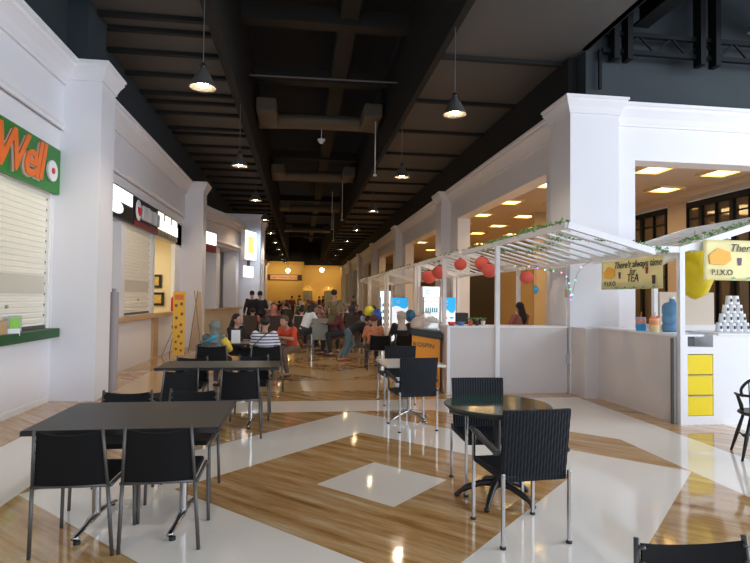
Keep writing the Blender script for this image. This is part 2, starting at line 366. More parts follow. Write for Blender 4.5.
for x, lab in ((.85, 'grey framed poster on the far yellow wall, left of the pair'), (3.3, 'grey framed poster on the far yellow wall, right of the pair')):
    t = thing('wall_poster', lab, 'poster', (x, 66.4, 1.7))
    bm = B(); box(bm, -.5, .5, 0, .06, -.6, .6); obj('frame', bm, mat('poster frame', (.12, .08, .04), .4), t)
    bm = B(); box(bm, -.44, .44, -.01, 0, -.54, .54); obj('picture', bm, mat('grey poster', (.22, .22, .16), .3), t)
    bm = B(); lathe(bm, [(.0, .09), (.1, .08), (.14, 0)], (0, -.4, .9)); obj('lamp_shade', bm, CHROME, t, smooth=True)
    spot('poster_lamp', (x, 65.6, 3.4), 40, (1, .75, .35), 1.6, .7, .1, (math.radians(20), 0, 0))
# ------------------------------------------------------------------ CEILING
bm = B(); box(bm, -3.7, -1.5, -7, 70, 6.0, 6.15); struct('ceiling_soffit_left', bm, SOFFIT)
bm = B(); box(bm, 2.4, 4.95, -7, 70, 6.0, 6.15); struct('ceiling_soffit_right', bm, SOFFIT)
for q in ((-1.52, -1.35, -7, 70, 5.85, 8.0), (2.3, 2.42, -7, 70, 5.85, 8.0), (4.85, 4.97, -7, 9, 6.0, 8.6)): bm = B(); box(bm, *q); struct('ceiling_edge_beam', bm, BLACKC)
bm = B(); box(bm, -4.3, 16, -9, 71, 8.6, 8.8); struct('ceiling', bm, BLACKC)
bm = B()
for y in (5.9, 7.3, 8.1, 8.86, 9.33, 10.18, 11.19, 12.2, 12.75, 13.5, 14.7, 15.2, 16.4, 17.4, 18.4, 19.4, 20.6, 21.8): box(bm, -3.6, -1.5, y, y+.10, 5.93, 6.0)
for y in [23+1.3*i for i in range(34)]: box(bm, -3.6, -1.5, y, y+.12, 5.9, 6.0)
struct('ceiling_beams_left', bm, BLACKC)
bm = B()
for y in (9.5, 11.75, 13.98, 16.23, 18.3, 20.5): box(bm, 2.4, 4.9, y, y+.10, 5.93, 6.0)
for y in [22.5+2*i for i in range(23)]: box(bm, 2.4, 4.9, y, y+.12, 5.9, 6.0)
struct('ceiling_beams_right', bm, BLACKC)
bm = B()
for y in (9.5, 11.7, 15, 19, 23.5, 28, 34, 40, 47, 54): box(bm, -1.4, 2.3, y, y+.35, 7.5, 7.85)
box(bm, .75, 1.15, 5, 60, 7.6, 7.9); struct('ceiling_recess_beams', bm, DUCT)
# cross ducts in the recess
DUCTG = 'rectangular ducts across the dark ceiling recess'
for i, (y, sk) in enumerate(((16.6, .8), (24.2, 1.4), (33, 2), (43.5, 2))):
    t = thing('air_duct', 'grey rectangular air duct crossing the dark ceiling recess, %s' % ('nearest the camera', 'second from the camera', 'third from the camera', 'furthest from the camera')[i], 'air duct', (.5, y, 6.9), 0, DUCTG)
    bm = B(); tube(bm, curve([(-1.84, .2, 0), (-1.2, .1, 0), (0, 0, 0), (1.2, 0, 0), (1.79, .1, 0)], 4), .3, 12, .7); obj('duct_run', bm, mat('duct tan', (.12, .10, .075), .6), t, smooth=True)
    bm = B(); box(bm, -1.8, -1.25, -1.5, -.1, -.25, .15); obj('duct_branch', bm, MC['duct tan'], t, bevel=.05)
    bm = B(); box(bm, 1.2, 1.72, -1.5, -.1, -.25, .15); obj('duct_branch', bm, MC['duct tan'], t, bevel=.05)
bm = B(); tube(bm, [(-1.3, 13.3, 6.9), (2.3, 13.2, 6.9)], .02); tag(obj('conduit_pipe', bm, mat('pipe grey', (.15, .15, .15), .5)), 'thin grey pipe crossing the dark ceiling recess', 'pipe')
# roof steel over the right wing
for i, (x, y0, y1, lab) in enumerate(((6.0, 2, 9, 'black steel roof beam nearest the hall, above the dark upper wall'), (8.6, 2, 9, 'black steel roof beam further right, above the dark upper wall'))):
    bm = B(); box(bm, x-.15, x+.15, y0, y1, 6.5, 6.54); box(bm, x-.15, x+.15, y0, y1, 6.86, 6.9); box(bm, x-.02, x+.02, y0, y1, 6.54, 6.86)
    tag(obj('roof_beam', bm, STEEL), lab, 'beam')
bm = B()
for z in (5.98, 6.3): bar(bm, (5.2, 8.9, z), (15, 8.9, z), .08, .08)
for x in [5.6+.62*i for i in range(15)]: bar(bm, (x, 8.9, 5.98), (x+.31, 8.9, 6.3), .03, .03); bar(bm, (x+.31, 8.9, 6.3), (x+.62, 8.9, 5.98), .03, .03)
for x in (5.35, 5.6, 7.0, 7.3): box(bm, x, x+.10, 8.75, 8.95, 5.8, 7.8)
box(bm, 5.15, 5.2, 8.9, 8.95, 5.3, 6.0)
tag(obj('roof_truss', bm, STEEL), 'black steel lattice truss above the dark upper wall at top right', 'truss')
bm = B(); box(bm, 6.4, 12, 7.6, 8.4, 6.95, 7.05); bar(bm, (7.2, 5.5, 6.4), (8.0, 8.6, 6.4), .4, .10)
tag(obj('roof_duct', bm, mat('blue grey duct', (.10, .12, .14), .5)), 'flat blue grey duct under the roof at top right', 'air duct')
# ------------------------------------------------------------------ pendants
def pendant(label, loc):
    t = thing('pendant_lamp', label, 'pendant lamp', loc, 0, 'bell shaped pendant lamps along the hall')
    bm = B(); lathe(bm, [(.035, .27), (.05, .26), (.055, .22), (.09, .19), (.14, .10), (.18, .01), (.192, 0), (.187, -.01), (.172, .015), (.132, .10), (.08, .17), (.03, .19)], seg=28); obj('lamp_shade', bm, ALU, t, smooth=True)
    bm = B(); lathe(bm, [(0, .34), (.03, .34), (.035, .26), (0, .26)]); tube(bm, curve([(.03, 0, .32), (.06, 0, .30), (.07, 0, .23)]), .006, 6); obj('lamp_socket', bm, BLACK, t, smooth=True)
    bm = B(); ell(bm, (0, 0, .07), (.075, .075, .07)); obj('bulb', bm, BULB, t, smooth=True)
    bm = B(); tube(bm, [(0, 0, .34), (0, 0, 1.53 if loc[0] < 3 else 1.5)], .008, 6); obj('rod', bm, GREYM, t)
    return t
ordn = ['first', 'second', 'third', 'fourth', 'fifth', 'sixth', 'seventh', 'eighth', 'ninth', 'tenth', 'eleventh']
P0 = None; yl = [7.75, 12.35, 16.75, 21, 25.4, 29.8, 34.2, 38.6, 43, 47.5]; yr = [8.25, 12.8, 18.1, 23.4, 28.2, 33, 37.6, 42, 46.5]
for side, x, ys in (('left', -1.39, yl), ('right', 2.35, yr)):
    for i, y in enumerate(ys):
        lab = 'bell shaped metal pendant lamp, %s from the camera in the %s row' % (ordn[i], side)
        if P0 is None: P0 = pendant(lab, (x, y, 4.46)); p = P0
        else: p = dup(P0, (x, y, 4.46), 0, lab)
        p.rotation_euler = (.0, 0, i*.7)
        if i < 5: spot('pendant_light', (x, y, 4.5), 520 if i < 2 else 430, (1, .84, .67), 2.5, .5, .06)
        elif i % 2: spot('pendant_light', (x, y, 4.5), 330, (1, .70, .36), 2.5, .5, .06)
for i, (x, y, zt, zb) in enumerate(((2.0, 15.04, 6.5, 5.0), (1.76, 24.15, 6.9, 5.0), (1.9, 33, 6.9, 5.0), (1.5, 27.5, 6.9, 5))):
    t = thing('ceiling_rod', 'thin white rod with round tip hanging under the dark ceiling, %s from camera' % ordn[i], 'rod', (x, y, zb), 0, 'white hanging rods')
    bm = B(); tube(bm, [(0, 0, 0), (0, 0, zt-zb)], .015, 6); obj('rod', bm, WP, t)
    bm = B(); lathe(bm, [(0, -.04), (.05, -.03), (.06, .0), (.02, .03), (0, .04)]); obj('tip', bm, WP, t, smooth=True)
bm = B(); lathe(bm, [(0, -.1), (.05, -.1), (.12, .0), (.12, .03), (0, .03)], (.55, 16.6, 6.35)); tube(bm, [(.55, 16.6, 6.35), (.55, 16.6, 6.75)], .012, 6); tag(obj('smoke_detector', bm, WP, smooth=True), 'small white smoke detector under the duct in the middle of the ceiling', 'detector')
for x, y, lab in ((-1.14, 48, 'bright round lamp hanging before the far yellow wall, left one'), (1.7, 45.3, 'bright round lamp hanging before the far yellow wall, right one')):
    t = thing('globe_lamp', lab, 'lamp', (x, y, 3.8)); bm = B(); ell(bm, (0, 0, 0), (.17, .17, .17)); obj('globe', bm, mat('globe glow', (1, .9, .6), .4, emit=(1, .78, .42), es=20), t, smooth=True)
    bm = B(); tube(bm, [(0, 0, .15), (0, 0, 4.79)], .015, 6); obj('rod', bm, GREYM, t)
# ------------------------------------------------------------------ LEFT SHOPS
def shutter(name, y0, y1, z0, z1, label, locky=True, x=-3.72):
    t = thing(name, label, 'shutter', (x, (y0+y1)/2, z0))
    h = z1-z0; L_ = (y1-y0)/2; n = int(h/.075)
    bm = B()
    prof = []
    for i in range(n):
        z = i*h/n; prof += [(0, z), (.012, z+.015), (.012, z+h/n-.015), (0, z+h/n-.001)]
    prof += [(-.02, h), (-.02, 0)]
    extr(bm, [(a, -L_, b) for a, b in prof], (0, 2*L_, 0)); obj('slat_curtain', bm, mat('cream shutter slats', (.86, .82, .70), .5), t)
    for q in ((L_-.06, L_), (-L_, -L_+.05)): bm = B(); box(bm, -.03, .05, q[0], q[1], 0, h); obj('guide_rail', bm, TRIM, t)
    bm = B()
    for i in range(0, n, 2): box(bm, .012, .016, L_-.085, L_-.06, .02+i*h/n, .05+i*h/n)
    obj('slat_clips', bm, BLACK, t)
    bm = B(); box(bm, -.01, .03, -L_+.05, L_-.06, 0, .05); obj('bottom_rail', bm, GREYM, t)
    bm = B(); box(bm, .010, .018, -L_+.05, L_-.09, .50, .76); obj('vent_band', bm, mat('greyer slat band', (.62, .59, .49), .5), t)
    if locky: bm = B(); lathe(bm, [(0, -.015), (.022, -.015), (.022, .015), (0, .015)]); obj('lock', bm, TAN, t, loc=(.02, .1 if L_ < 3 else 2.7, .33), rot=(0, PI/2, 0))
    return t
shutter('roller_shutter', 1.0, 8.62, 1.08, 3.08, 'large cream roller shutter under the green sign at far left')
shutter('roller_shutter', 12.02, 14.12, 1.14, 3.1, 'cream roller shutter beside the opening with food pictures')
t = thing('partition', 'narrow grey panel with white post left of the middle roller shutter', 'partition', (-3.86, 10.6, 1.1))
bm = B(); box(bm, -.04, 0, -1.1, 1.12, 0, 1.98); obj('panel', bm, mat('grey panel', (.42, .43, .42), .5), t)
bm = B(); box(bm, 0, .055, .98, 1.12, 0, 1.98); obj('post', bm, TRIM, t)
bm = B(); box(bm, -3.72, -3.5, -3, 8.6, .95, 1.08); tag(obj('window_ledge', bm, DGREEN, bevel=.01), 'dark green ledge under the near left roller shutter', 'ledge')
t = thing('ledge', 'light wood ledge and post under the middle left shop openings', 'ledge', (-3.6, 13.3, 1.03))
bm = B(); box(bm, -.049, .12, -3.9, 3.4, 0, .10); obj('ledge_board', bm, WOOD, t, bevel=.005)
bm = B(); box(bm, -.049, .02, .85, 1.25, -1.03, 0); obj('post', bm, WOOD, t)
# green sign
t = thing('shop_sign', 'green sign with orange script letters over the near left shutter', 'sign', (-3.6, 5.3, 3.38))
bm = B(); box(bm, -.05, .02, -6, 3.36, -.33, .33); obj('board', bm, GREEN, t)
for s_, m_, dx, dy, dz in (('Well', TAN, .03, -.05, -.03), ('Well', ORANGE, .045, 0, 0)):
    text('lettering', s_, .72, m_, t, TM((dx, 2.12+dy, -.02+dz), '+X') @ Matrix.Rotation(.03, 4, 'Z'), .01, .3, .88, .016)
text('lettering', '’', .7, ORANGE, t, TM((.045, 1.30, .05), '+X'), .01, .28)
bm = B(); lathe(bm, [(0, 0), (.15, 0), (.15, .03), (0, .03)]); e = obj('emblem', bm, WP, t, loc=(.03, 3.03, -.04), rot=(0, PI/2, 0))
bm = B(); lathe(bm, [(0, 0), (.045, 0), (.045, .01), (0, .01)]); obj('emblem_dot', bm, TXTR, e, loc=(0, 0, .032))
# middle signs
t = thing('light_box_sign', 'black light box sign with glowing white panel nearest the left pilaster', 'sign', (-3.58, 11.1, 3.385)); t.scale = (1, .97, .64)
bm = B(); box(bm, -.06, .02, -1.2, 1.1, -.47, .52); obj('board', bm, BLACK, t)
bm = B(); box(bm, .02, .04, -1.1, .98, .06, .46); obj('lit_panel', bm, LITW, t)
bm = B(); box(bm, .02, .04, -1.1, .1, -.34, .02); ell(bm, (.03, .1, -.15), (.012, .3, .18)); obj('lit_panel', bm, LITW, t)
t = thing('light_box_sign', 'dark sign with raised white letters and red shield over the middle shutter', 'sign', (-3.58, 13.15, 3.385)); t.scale = (1, .97, .64)
bm = B(); box(bm, -.06, .02, -.95, 1.1, -.47, .5); obj('board', bm, mat('sign dark', (.03, .025, .03), .4), t)
bm = B(); box(bm, .02, .03, -.95, 1.1, -.47, -.32); obj('lower_strip', bm, mat('dark red strip', (.22, .015, .02), .4), t)
bm = B(); ell(bm, (.05, -.72, .06), (.03, .21, .36)); obj('emblem_disc', bm, WP, t, smooth=True)
bm = B(); extr(bm, [(.075, -.86, .14), (.075, -.58, .14), (.075, -.60, -.04), (.075, -.72, -.16), (.075, -.84, -.04)], (.012, 0, 0)); obj('shield', bm, TXTR, t)
bm = B()
for y0, y1, h in ((-.42, -.02, .3), (.06, .14, .32), (.2, .55, .28), (.62, .68, .3), (.74, 1.05, .28)): box(bm, .02, .08, y0, y1, -.2, h)
obj('raised_letter', bm, mat('sign grey white', (.55, .56, .6), .4), t, bevel=.02)
t = thing('light_box_sign', 'glowing cream sign with small dark panels over the opening with pictures', 'sign', (-3.58, 15.2, 3.385)); t.scale = (1, .97, .64)
bm = B(); box(bm, -.06, .02, -1.15, 1.2, -.45, .5); obj('board', bm, mat('sign grey', (.18, .18, .15), .4), t)
bm = B(); box(bm, .02, .04, -1.05, 1.15, -.22, .18); obj('lit_panel', bm, LITY, t)
for k in range(3): bm = B(); box(bm, .02, .04, -1.05+.78*k, -.5+.78*k, .22, .44); obj('lit_panel', bm, LITY, t)
bm = B()
for k in range(6): box(bm, .02, .035, -1.05+.38*k, -.8+.38*k, -.40, -.28)
obj('small_panels', bm, TAN, t)
t = thing('light_box_sign', 'small glowing white sign on the curved shop front', 'sign', (-3.06, 18.7, 3.4), -.22)
bm = B(); box(bm, -.1, .05, -.55, .55, -.36, .3); obj('board', bm, mat('dark red strip', (0, 0, 0)), t)
bm = B(); box(bm, .05, .07, -.5, .5, -.12, .28); obj('lit_panel', bm, LITW, t)
t = thing('hanging_sign', 'tall glowing white and orange sign at the end of the curved shop front', 'sign', (-2.15, 22.9, 3.65), -.3)
bm = B(); box(bm, -.08, .08, -.6, .6, -.62, .62); obj('box', bm, WP, t)
bm = B(); box(bm, .08, .10, -.56, .56, -.58, .58); obj('lit_panel', bm, LITW, t)
bm = B(); box(bm, .10, .11, -.3, .3, -.32, .36); obj('orange_picture', bm, mat('lit orange', (.9, .4, .1), .4, emit=(1, .45, .12), es=1.2), t)
bm = B(); box(bm, -.05, .05, -.4, .4, -1.3, -.85); obj('lower_panel', bm, LITW, t)
bm = B(); box(bm, -.05, .05, -.04, .04, -.85, -.62); obj('bracket', bm, GREYM, t)
spot('pillar_glow', (-1.3, 22.6, 4.3), 80, (.6, .78, 1), 1.5, .8, .2, (math.radians(55), 0, math.radians(25)))
# framed pictures in the shop opening
for (y, z, lab, c) in ((17.25, 2.0, 'upper framed food picture in the left shop opening', (.55, .4, .05)), (17.25, 1.46, 'lower framed food picture in the left shop opening', (.6, .25, .04))):
    t = thing('framed_picture', lab, 'picture', (-4.5 if z > 1.8 else -4.42, y, z))
    bm = B(); box(bm, -.32, .32, 0, .04, -.2, .2); obj('frame', bm, BLACK, t)
    bm = B(); box(bm, -.24, .24, -.008, 0, -.13, .13); obj('picture', bm, mat('food picture', (.5, .35, .1), .4, var=.7, scale=9), t)
t = thing('fire_extinguisher', 'red fire extinguisher standing on the wood ledge', 'fire extinguisher', (-3.53, 15.95, 1.13))
bm = B(); lathe(bm, [(0, 0), (.07, 0), (.075, .02), (.075, .34), (.05, .40), (.02, .42), (0, .42)]); obj('cylinder', bm, mat('extinguisher red', (.6, .02, .01), .3), t, smooth=True)
bm = B(); box(bm, -.01, .07, -.015, .015, .42, .45); tube(bm, curve([(.03, 0, .43), (.10, 0, .38), (.10, 0, .2), (.08, 0, .12)]), .01, 6); obj('valve_and_hose', bm, BLACK, t)
# leaflet holder and box on green ledge
t = thing('leaflet_holder', 'clear stand with green leaflet and white card on the green ledge', 'leaflet holder', (-3.54, 7.42, 1.08), -.75)
bm = B(); extr(bm, [(-.02, -.09, .02), (-.02, .07, .02), (-.09, .10, .22), (-.09, -.06, .22)], (.01, 0, 0)); obj('holder', bm, mat('greyish plastic', (.4, .45, .45), .2), t)
bm = B(); extr(bm, [(-.015, -.07, .05), (-.015, .05, .05), (-.075, .075, .19), (-.075, -.045, .19)], (.012, 0, 0)); obj('leaflet', bm, mat('leaflet green', (.25, .55, .08), .5, var=.4, scale=60), t)
bm = B(); box(bm, .02, .026, -.10, .04, -.03, .06); obj('card', bm, WP, t)
bm = B(); box(bm, -3.68, -3.55, 6.9, 7.24, 1.081, 1.24); tag(obj('cardboard_box', bm, WOOD), 'brown cardboard box at the left end of the green ledge', 'box')
bm = B(); tube(bm, [(-3.08, 9.55, 0), (-3.06, 9.54, .8), (-3.05, 9.52, 1.62)], [.085, .08, .07], 16); tube(bm, [(-3.05, 9.52, 1.62), (-3.05, 9.52, 1.68)], .035, 10)
tag(obj('rolled_banner', bm, mat('grey fabric', (.35, .32, .33), .8), smooth=2), 'tall grey rolled banner standing beside the near left pilaster', 'banner')
# X banner with food pictures
t = thing('banner_stand', 'narrow yellow food menu banner on a black tripod stand', 'banner stand', (-3.1, 14.65, 0), .25)
bm = B(); extr(bm, [(-.15, .0, .05), (.15, .0, .05), (.15, .10, 1.68), (-.15, .10, 1.68)], (0, .008, 0)); pn = obj('menu_panel', bm, mat('menu yellow', (.85, .50, .03), .5), t)
bm = B()
for q, (x, z) in enumerate(((-.07, 1.3), (.06, 1.34), (.07, 1.08), (-.06, .98), (.05, .8), (-.07, .74), (.07, .62), (.0, .5), (-.07, .36), (.06, .32), (-.06, .18), (.06, .14))):
    ell(bm, (x, .03+z*.06-.028, z), (.042, .006, .06))
obj('food_pictures', bm, mat('food brown', (.22, .09, .04), .6, var=.8, scale=30), pn)
bm = B(); box(bm, -.11, .11, .085, .09, 1.46, 1.60); obj('heading', bm, mat('heading orange', (.8, .2, .03), .5), pn)
bm = B(); tube(bm, [(-.4, .1, 0), (-.1, .15, .75), (0, .13, 1.2)], .008, 6); tube(bm, [(.2, .45, 0), (-.1, .16, .75)], .008, 6); tube(bm, [(-.2, .6, 0), (-.1, .16, .75)], .008, 6); ell(bm, (-.12, .12, .76), (.05, .05, .07)); obj('tripod', bm, BLACK, t)
t = thing('banner_stand', 'pale banner stand seen from the back beside the yellow menu banner', 'banner stand', (-2.85, 15.6, 0), -.5)
bm = B(); extr(bm, [(-.25, .0, .05), (.25, .0, .05), (.06, .10, 1.68), (-.06, .10, 1.68)], (0, .008, 0)); obj('banner_panel', bm, mat('pale banner', (.48, .38, .30), .6), t)
bm = B(); tube(bm, [(-.22, -.02, 0), (.06, -.02, 1.72)], .008, 6); tube(bm, [(.22, -.02, 0), (-.06, -.02, 1.72)], .008, 6); obj('crossed_poles', bm, GREYM, t)
# ------------------------------------------------------------------ KIOSKS
SLAT = mat('white painted slat', (.78, .80, .82), .35)
def garland(name, pts, label, n=160, r=.06):
    bm = B(); P = curve(pts, 10)
    tube(bm, P, .006, 5)
    for k in range(n):
        p = random.choice(P)+Vector((random.gauss(0, r*.5), random.gauss(0, r*.8), random.gauss(0, r*.35)))
        s = random.uniform(.015, .036); R = Euler((random.uniform(0, 6), random.uniform(0, 6), 0)).to_matrix()
        q = [bm.verts.new(p+R @ Vector(v)*s) for v in ((0, -1, 0), (.5, 0, .15), (0, 1, 0), (-.5, 0, .15))]; bm.faces.new(q)
    o = obj(name, bm, LEAF); return tag(o, label, 'garland', kind='stuff')
def lean_roof(t, x0, x1, y0, y1, z0, z1, n, edge=.06):
    for (a, b) in (((x0, y0, z0), (x0, y1, z0)), ((x1, y0, z1), (x1, y1, z1)), ((x0, y0, z0), (x1, y0, z1)), ((x0, y1, z0), (x1, y1, z1))):
        bm = B(); bar(bm, a, b, edge, edge*1.3); obj('roof_rail', bm, KWHITE, t)
    for i in range(1, n):
        y = y0+(y1-y0)*i/n; bm = B(); bar(bm, (x0, y, z0-.005), (x1, y, z1-.005), .10, .025); obj('roof_slat', bm, SLAT, t)
# kiosk 1 behind the long white counter panel
t = thing('kiosk_frame', 'white steel kiosk frame with slatted canopy in front of the big white pillar', 'kiosk', (3.25, 8.8, 0))
lean_roof(t, 0, 1.15, -2.45, 1.95, 2.5, 2.2, 12)
for (x, y, h) in ((0, -.03, 2.5), (1.1, 1.75, 2.2)):
    bm = B(); box(bm, x-.035, x+.035, y-.035, y+.035, 0, h); obj('post', bm, KWHITE, t)
# more lean-to canopies down the right side
kdefs = [(10.9, 14.9, 8, 'second'), (15.1, 20.4, 8, 'third'), (20.8, 25.5, 7, 'fourth'), (26, 31, 6, 'fifth')]
for i, (ya, yb, n, nm) in enumerate(kdefs):
    k = thing('kiosk_frame', 'white steel kiosk frame with slatted canopy, %s from the camera along the right wall' % nm, 'kiosk', (3.25, ya, 0))
    lean_roof(k, 0, 1.15, 0, yb-ya, 2.53, 2.2, n)
    pp = [(0, 1.28), (0, yb-ya), (1.1, yb-ya-.1)] if i == 0 else [(0, .2), (0, yb-ya), (1.1, .1)]
    for x, y in pp: bm = B(); box(bm, x-.04, x+.04, y-.04, y+.04, 0, 2.52 if x == 0 else 2.2); obj('post', bm, KWHITE, k)
bm = B(); box(bm, 0, .06, 0, .5, 2.2, 2.26)
t = thing('service_counter', 'long white counter panel facing the dining tables beside the big white pillar', 'counter', (2.4, 8.8, 0))
bm = B(); box(bm, .05, 2.1, 0, .04, 0, 1.10); obj('front_panel', bm, WALLC, t)
bm = B(); box(bm, 0, .05, -.02, .06, 0, 1.12); obj('corner_post', bm, KWHITE, t)
bm = B(); box(bm, 0, 2.12, -.01, .5, 1.10, 1.125); obj('counter_top', bm, KWHITE, t)
bm = B(); box(bm, 0, .04, .05, .5, 0, 1.1); obj('side_panel', bm, WALLC, t)
# pillar infill between counter and pier
bm = B(); box(bm, 4.55, 4.85, 8.3, 8.75, 0, 1.12); struct('trim_5', bm, WALLC)
t = thing('electrical_conduit', 'grey cable with two small boxes running down the big white pillar', 'cable', (4.50, 8.82, 0))
bm = B(); tube(bm, [(0, 0, .6), (0, 0, 2.3)], .008, 6); obj('cable', bm, WP, t)
for z in (.5, 1.62): bm = B(); box(bm, -.02, .03, -.05, .05, z, z+.15); obj('socket_box', bm, mat('box grey', (.5, .48, .45), .5), t, bevel=.005)
# kiosk 2 (front right)
t = thing('tea_kiosk', 'white tea stall with yellow drawers, side counter and slatted canopy at right', 'kiosk', (4.85, 6.45, 0))
bm = B(); box(bm, -.06, .0, .05, 2.05, 0, 1.12); obj('side_panel', bm, WALLC, t)
bm = B(); box(bm, -.08, .35, .03, 2.05, 1.12, 1.145); obj('side_counter_top', bm, KWHITE, t)
for x, y, h in ((0, 0, 2.28), (.75, 1.6, 2.2), (3.4, 0, 2.28)): bm = B(); box(bm, x-.035, x+.035, y-.035, y+.035, 0, h); obj('post', bm, KWHITE, t)
bm = B(); tube(bm, [(-.09, .05, 0), (-.09, .05, 1.1)], .02, 8); obj('side_pole', bm, GREYM, t)
bm = B()
for q in ((.035, .07, .0, 1.15), (.43, .49, 0, 1.15), (.07, .43, 0, .11), (.07, .43, .90, .99)): box(bm, q[0], q[1], -.03, .45, q[2], q[3])
box(bm, .035, .49, .43, .46, 0, 1.15); obj('drawer_cabinet', bm, KWHITE, t)
for i in range(3):
    z0 = .115+i*.262; bm = B(); box(bm, .075, .425, -.028, .4, z0, z0+.25); d = obj('drawer', bm, YEL, t, bevel=.004)
    if i < 2: bm = B(); box(bm, .09, .41, -.035, -.028, z0+.243, z0+.256); obj('drawer_pull', bm, CHROME, d)
bm = B(); box(bm, .14, .27, .1, .3, .99, 1.12); obj('appliance', bm, mat('dark appliance', (.08, .08, .08), .4), t)
bm = B(); box(bm, .49, 3.5, -.03, .02, 0, 1.14); obj('front_panel', bm, KWHITE, t)
bm = B(); box(bm, .49, 3.5, -.05, .6, 1.14, 1.165); obj('front_counter_top', bm, KWHITE, t)
def rail(a, b, wd=.06, h=.08, n='roof_rail'): bm = B(); bar(bm, a, b, wd, h); obj(n, bm, KWHITE, t)
rail((-.45, 0, 2.24), (0, 0, 2.24)); rail((0, 0, 2.24), (1.7, 0, 2.78)); rail((1.7, 0, 2.78), (3.4, 0, 2.24)); rail((0, 0, 2.22), (0, 2.1, 2.22)); rail((0, 2.1, 2.24), (1.7, 2.1, 2.78))
rail((1.7, 2.1, 2.78), (3.4, 2.1, 2.24)); rail((1.7, 0, 2.78), (1.7, 2.1, 2.78)); rail((0, .1, 2.2), (.75, 1.6, 2.12)); rail((.7, 0, 2.42), (.75, 1.6, 2.14), .04, .05); rail((0, 0, 2.26), (3.4, 0, 2.26), .04, .05)
rail((1.0, 0, 2.28), (1.7, 0, 2.7), .05, .05)
for i in range(1, 9):
    x = i*.2; bm = B(); bar(bm, (x, .0, 2.26+x*.318), (x, 2.1, 2.26+x*.318), .10, .02); obj('roof_slat', bm, SLAT, t)
garland('leaf_garland', [(3.25, 14, 2.58), (3.25, 10, 2.56), (3.25, 8.8, 2.55), (3.25, 7.5, 2.57), (3.25, 6.4, 2.55)], 'green leaf garland along the high rail of the near slatted canopy', 420, .05)
garland('leaf_garland', [(3.6, 7.6, 2.47), (4.0, 6.45, 2.33), (4.6, 6.4, 2.22)], 'green leaf garland on the sloping near end of the slatted canopy', 130, .04)
garland('leaf_garland', [(3.3, 9.4, 2.5), (3.6, 9.0, 2.42), (3.7, 8.0, 2.4), (3.5, 7.0, 2.45)], 'green leaves lying across the canopy slats', 260, .10)
garland('leaf_garland', [(3.25, 30, 2.58), (3.25, 22, 2.58), (3.3, 16, 2.56), (3.4, 13, 2.5)], 'green leaf garland on the canopies further along the hall', 420, .10)
garland('leaf_garland', [(4.9, 6.45, 2.35), (5.6, 6.5, 2.55), (6.4, 6.5, 2.80)], 'green leaf garland over the sloping roof of the tea stall', 160, .05)
# fairy lights
FL = [mat('fairy violet', (.3, .2, .9), .4, emit=(.35, .25, 1), es=3), mat('fairy blue', (.1, .5, 1), .4, emit=(.1, .6, 1), es=3), mat('fairy green', (.1, .9, .3), .4, emit=(.1, 1, .4), es=2), mat('fairy pink', (1, .4, .6), .4, emit=(1, .4, .6), es=2)]
t = thing('fairy_light_string', 'string of coloured fairy lights hanging under the canopy before the pillar', 'fairy lights', (4.4, 8.6, 2.1))
pts = curve([(-.9, 1.6, .1), (-.6, .4, .05), (-.3, .2, -.02), (-.05, .0, -.10), (0, -.1, -.35), (.02, -.1, -.5), (.03, -.4, .0), (.0, -1.4, .1)], 5)
bm = B(); tube(bm, pts, .003, 5); obj('wire', bm, mat('wire green', (.02, .08, .03), .6), t)
for i, p in enumerate(pts[::2]): bm = B(); ell(bm, p, (.012, .012, .012), u=8, v=6); obj('fairy_bulb', bm, FL[i % 4], t)
# lanterns
L0 = None
for x, y, z, k_, lab in ((3.25, 12.6, 2.19, 1.12, 'second red paper lantern from the left, beside the white post'), (3.25, 13.7, 2.12, 1.12, 'leftmost red paper lantern of the row under the canopy'), (3.2, 10.75, 2.27, .8, 'small red paper lantern alone left of the near white post'),
                     (3.25, 9.56, 2.22, .85, 'upper red paper lantern of the overlapping pair beside the near post'), (3.25, 9.15, 2.07, .83, 'lower red paper lantern of the overlapping pair beside the near post'), (3.6, 8.4, 1.93, .68, 'red paper lantern hanging right of the near post')):
    if L0 is None:
        L0 = thing('paper_lantern', lab, 'lantern', (x, y, z), 0, 'red paper lanterns under the canopy')
        prof = [(.16*math.sin(PI*k/24)*(1-.012*(k % 2)), -.15*math.cos(PI*k/24)) for k in range(2, 23)]
        bm = B(); lathe(bm, prof, seg=28); obj('lantern_shade', bm, RED, L0, smooth=True)
        bm = B(); lathe(bm, [(.035, .145), (.045, .145), (.045, .16), (.035, .16)]); tube(bm, [(0, 0, .15), (0, 0, .27)], .003, 5); tube(bm, [(0, 0, -.15), (0, 0, -.19)], .006, 5); obj('lantern_hanger', bm, BLACK, L0); L0.scale = (k_,)*3
    else: dup(L0, (x, y, z), 0, lab, scale=(k_,)*3)
t = thing('party_ornament', 'small blue ornament hanging below the rightmost red lantern', 'ornament', (3.85, 8.6, 1.74))
bm = B(); ell(bm, (0, 0, 0), (.05, .05, .05)); lathe(bm, [(0, -.08), (.03, -.05), (.03, .05), (0, .08)]); obj('ball', bm, mat('ornament blue', (.1, .4, .6), .2), t, smooth=True)
bm = B(); tube(bm, [(0, 0, .06), (0, 0, .45)], .002, 5); obj('thread', bm, BLACK, t)
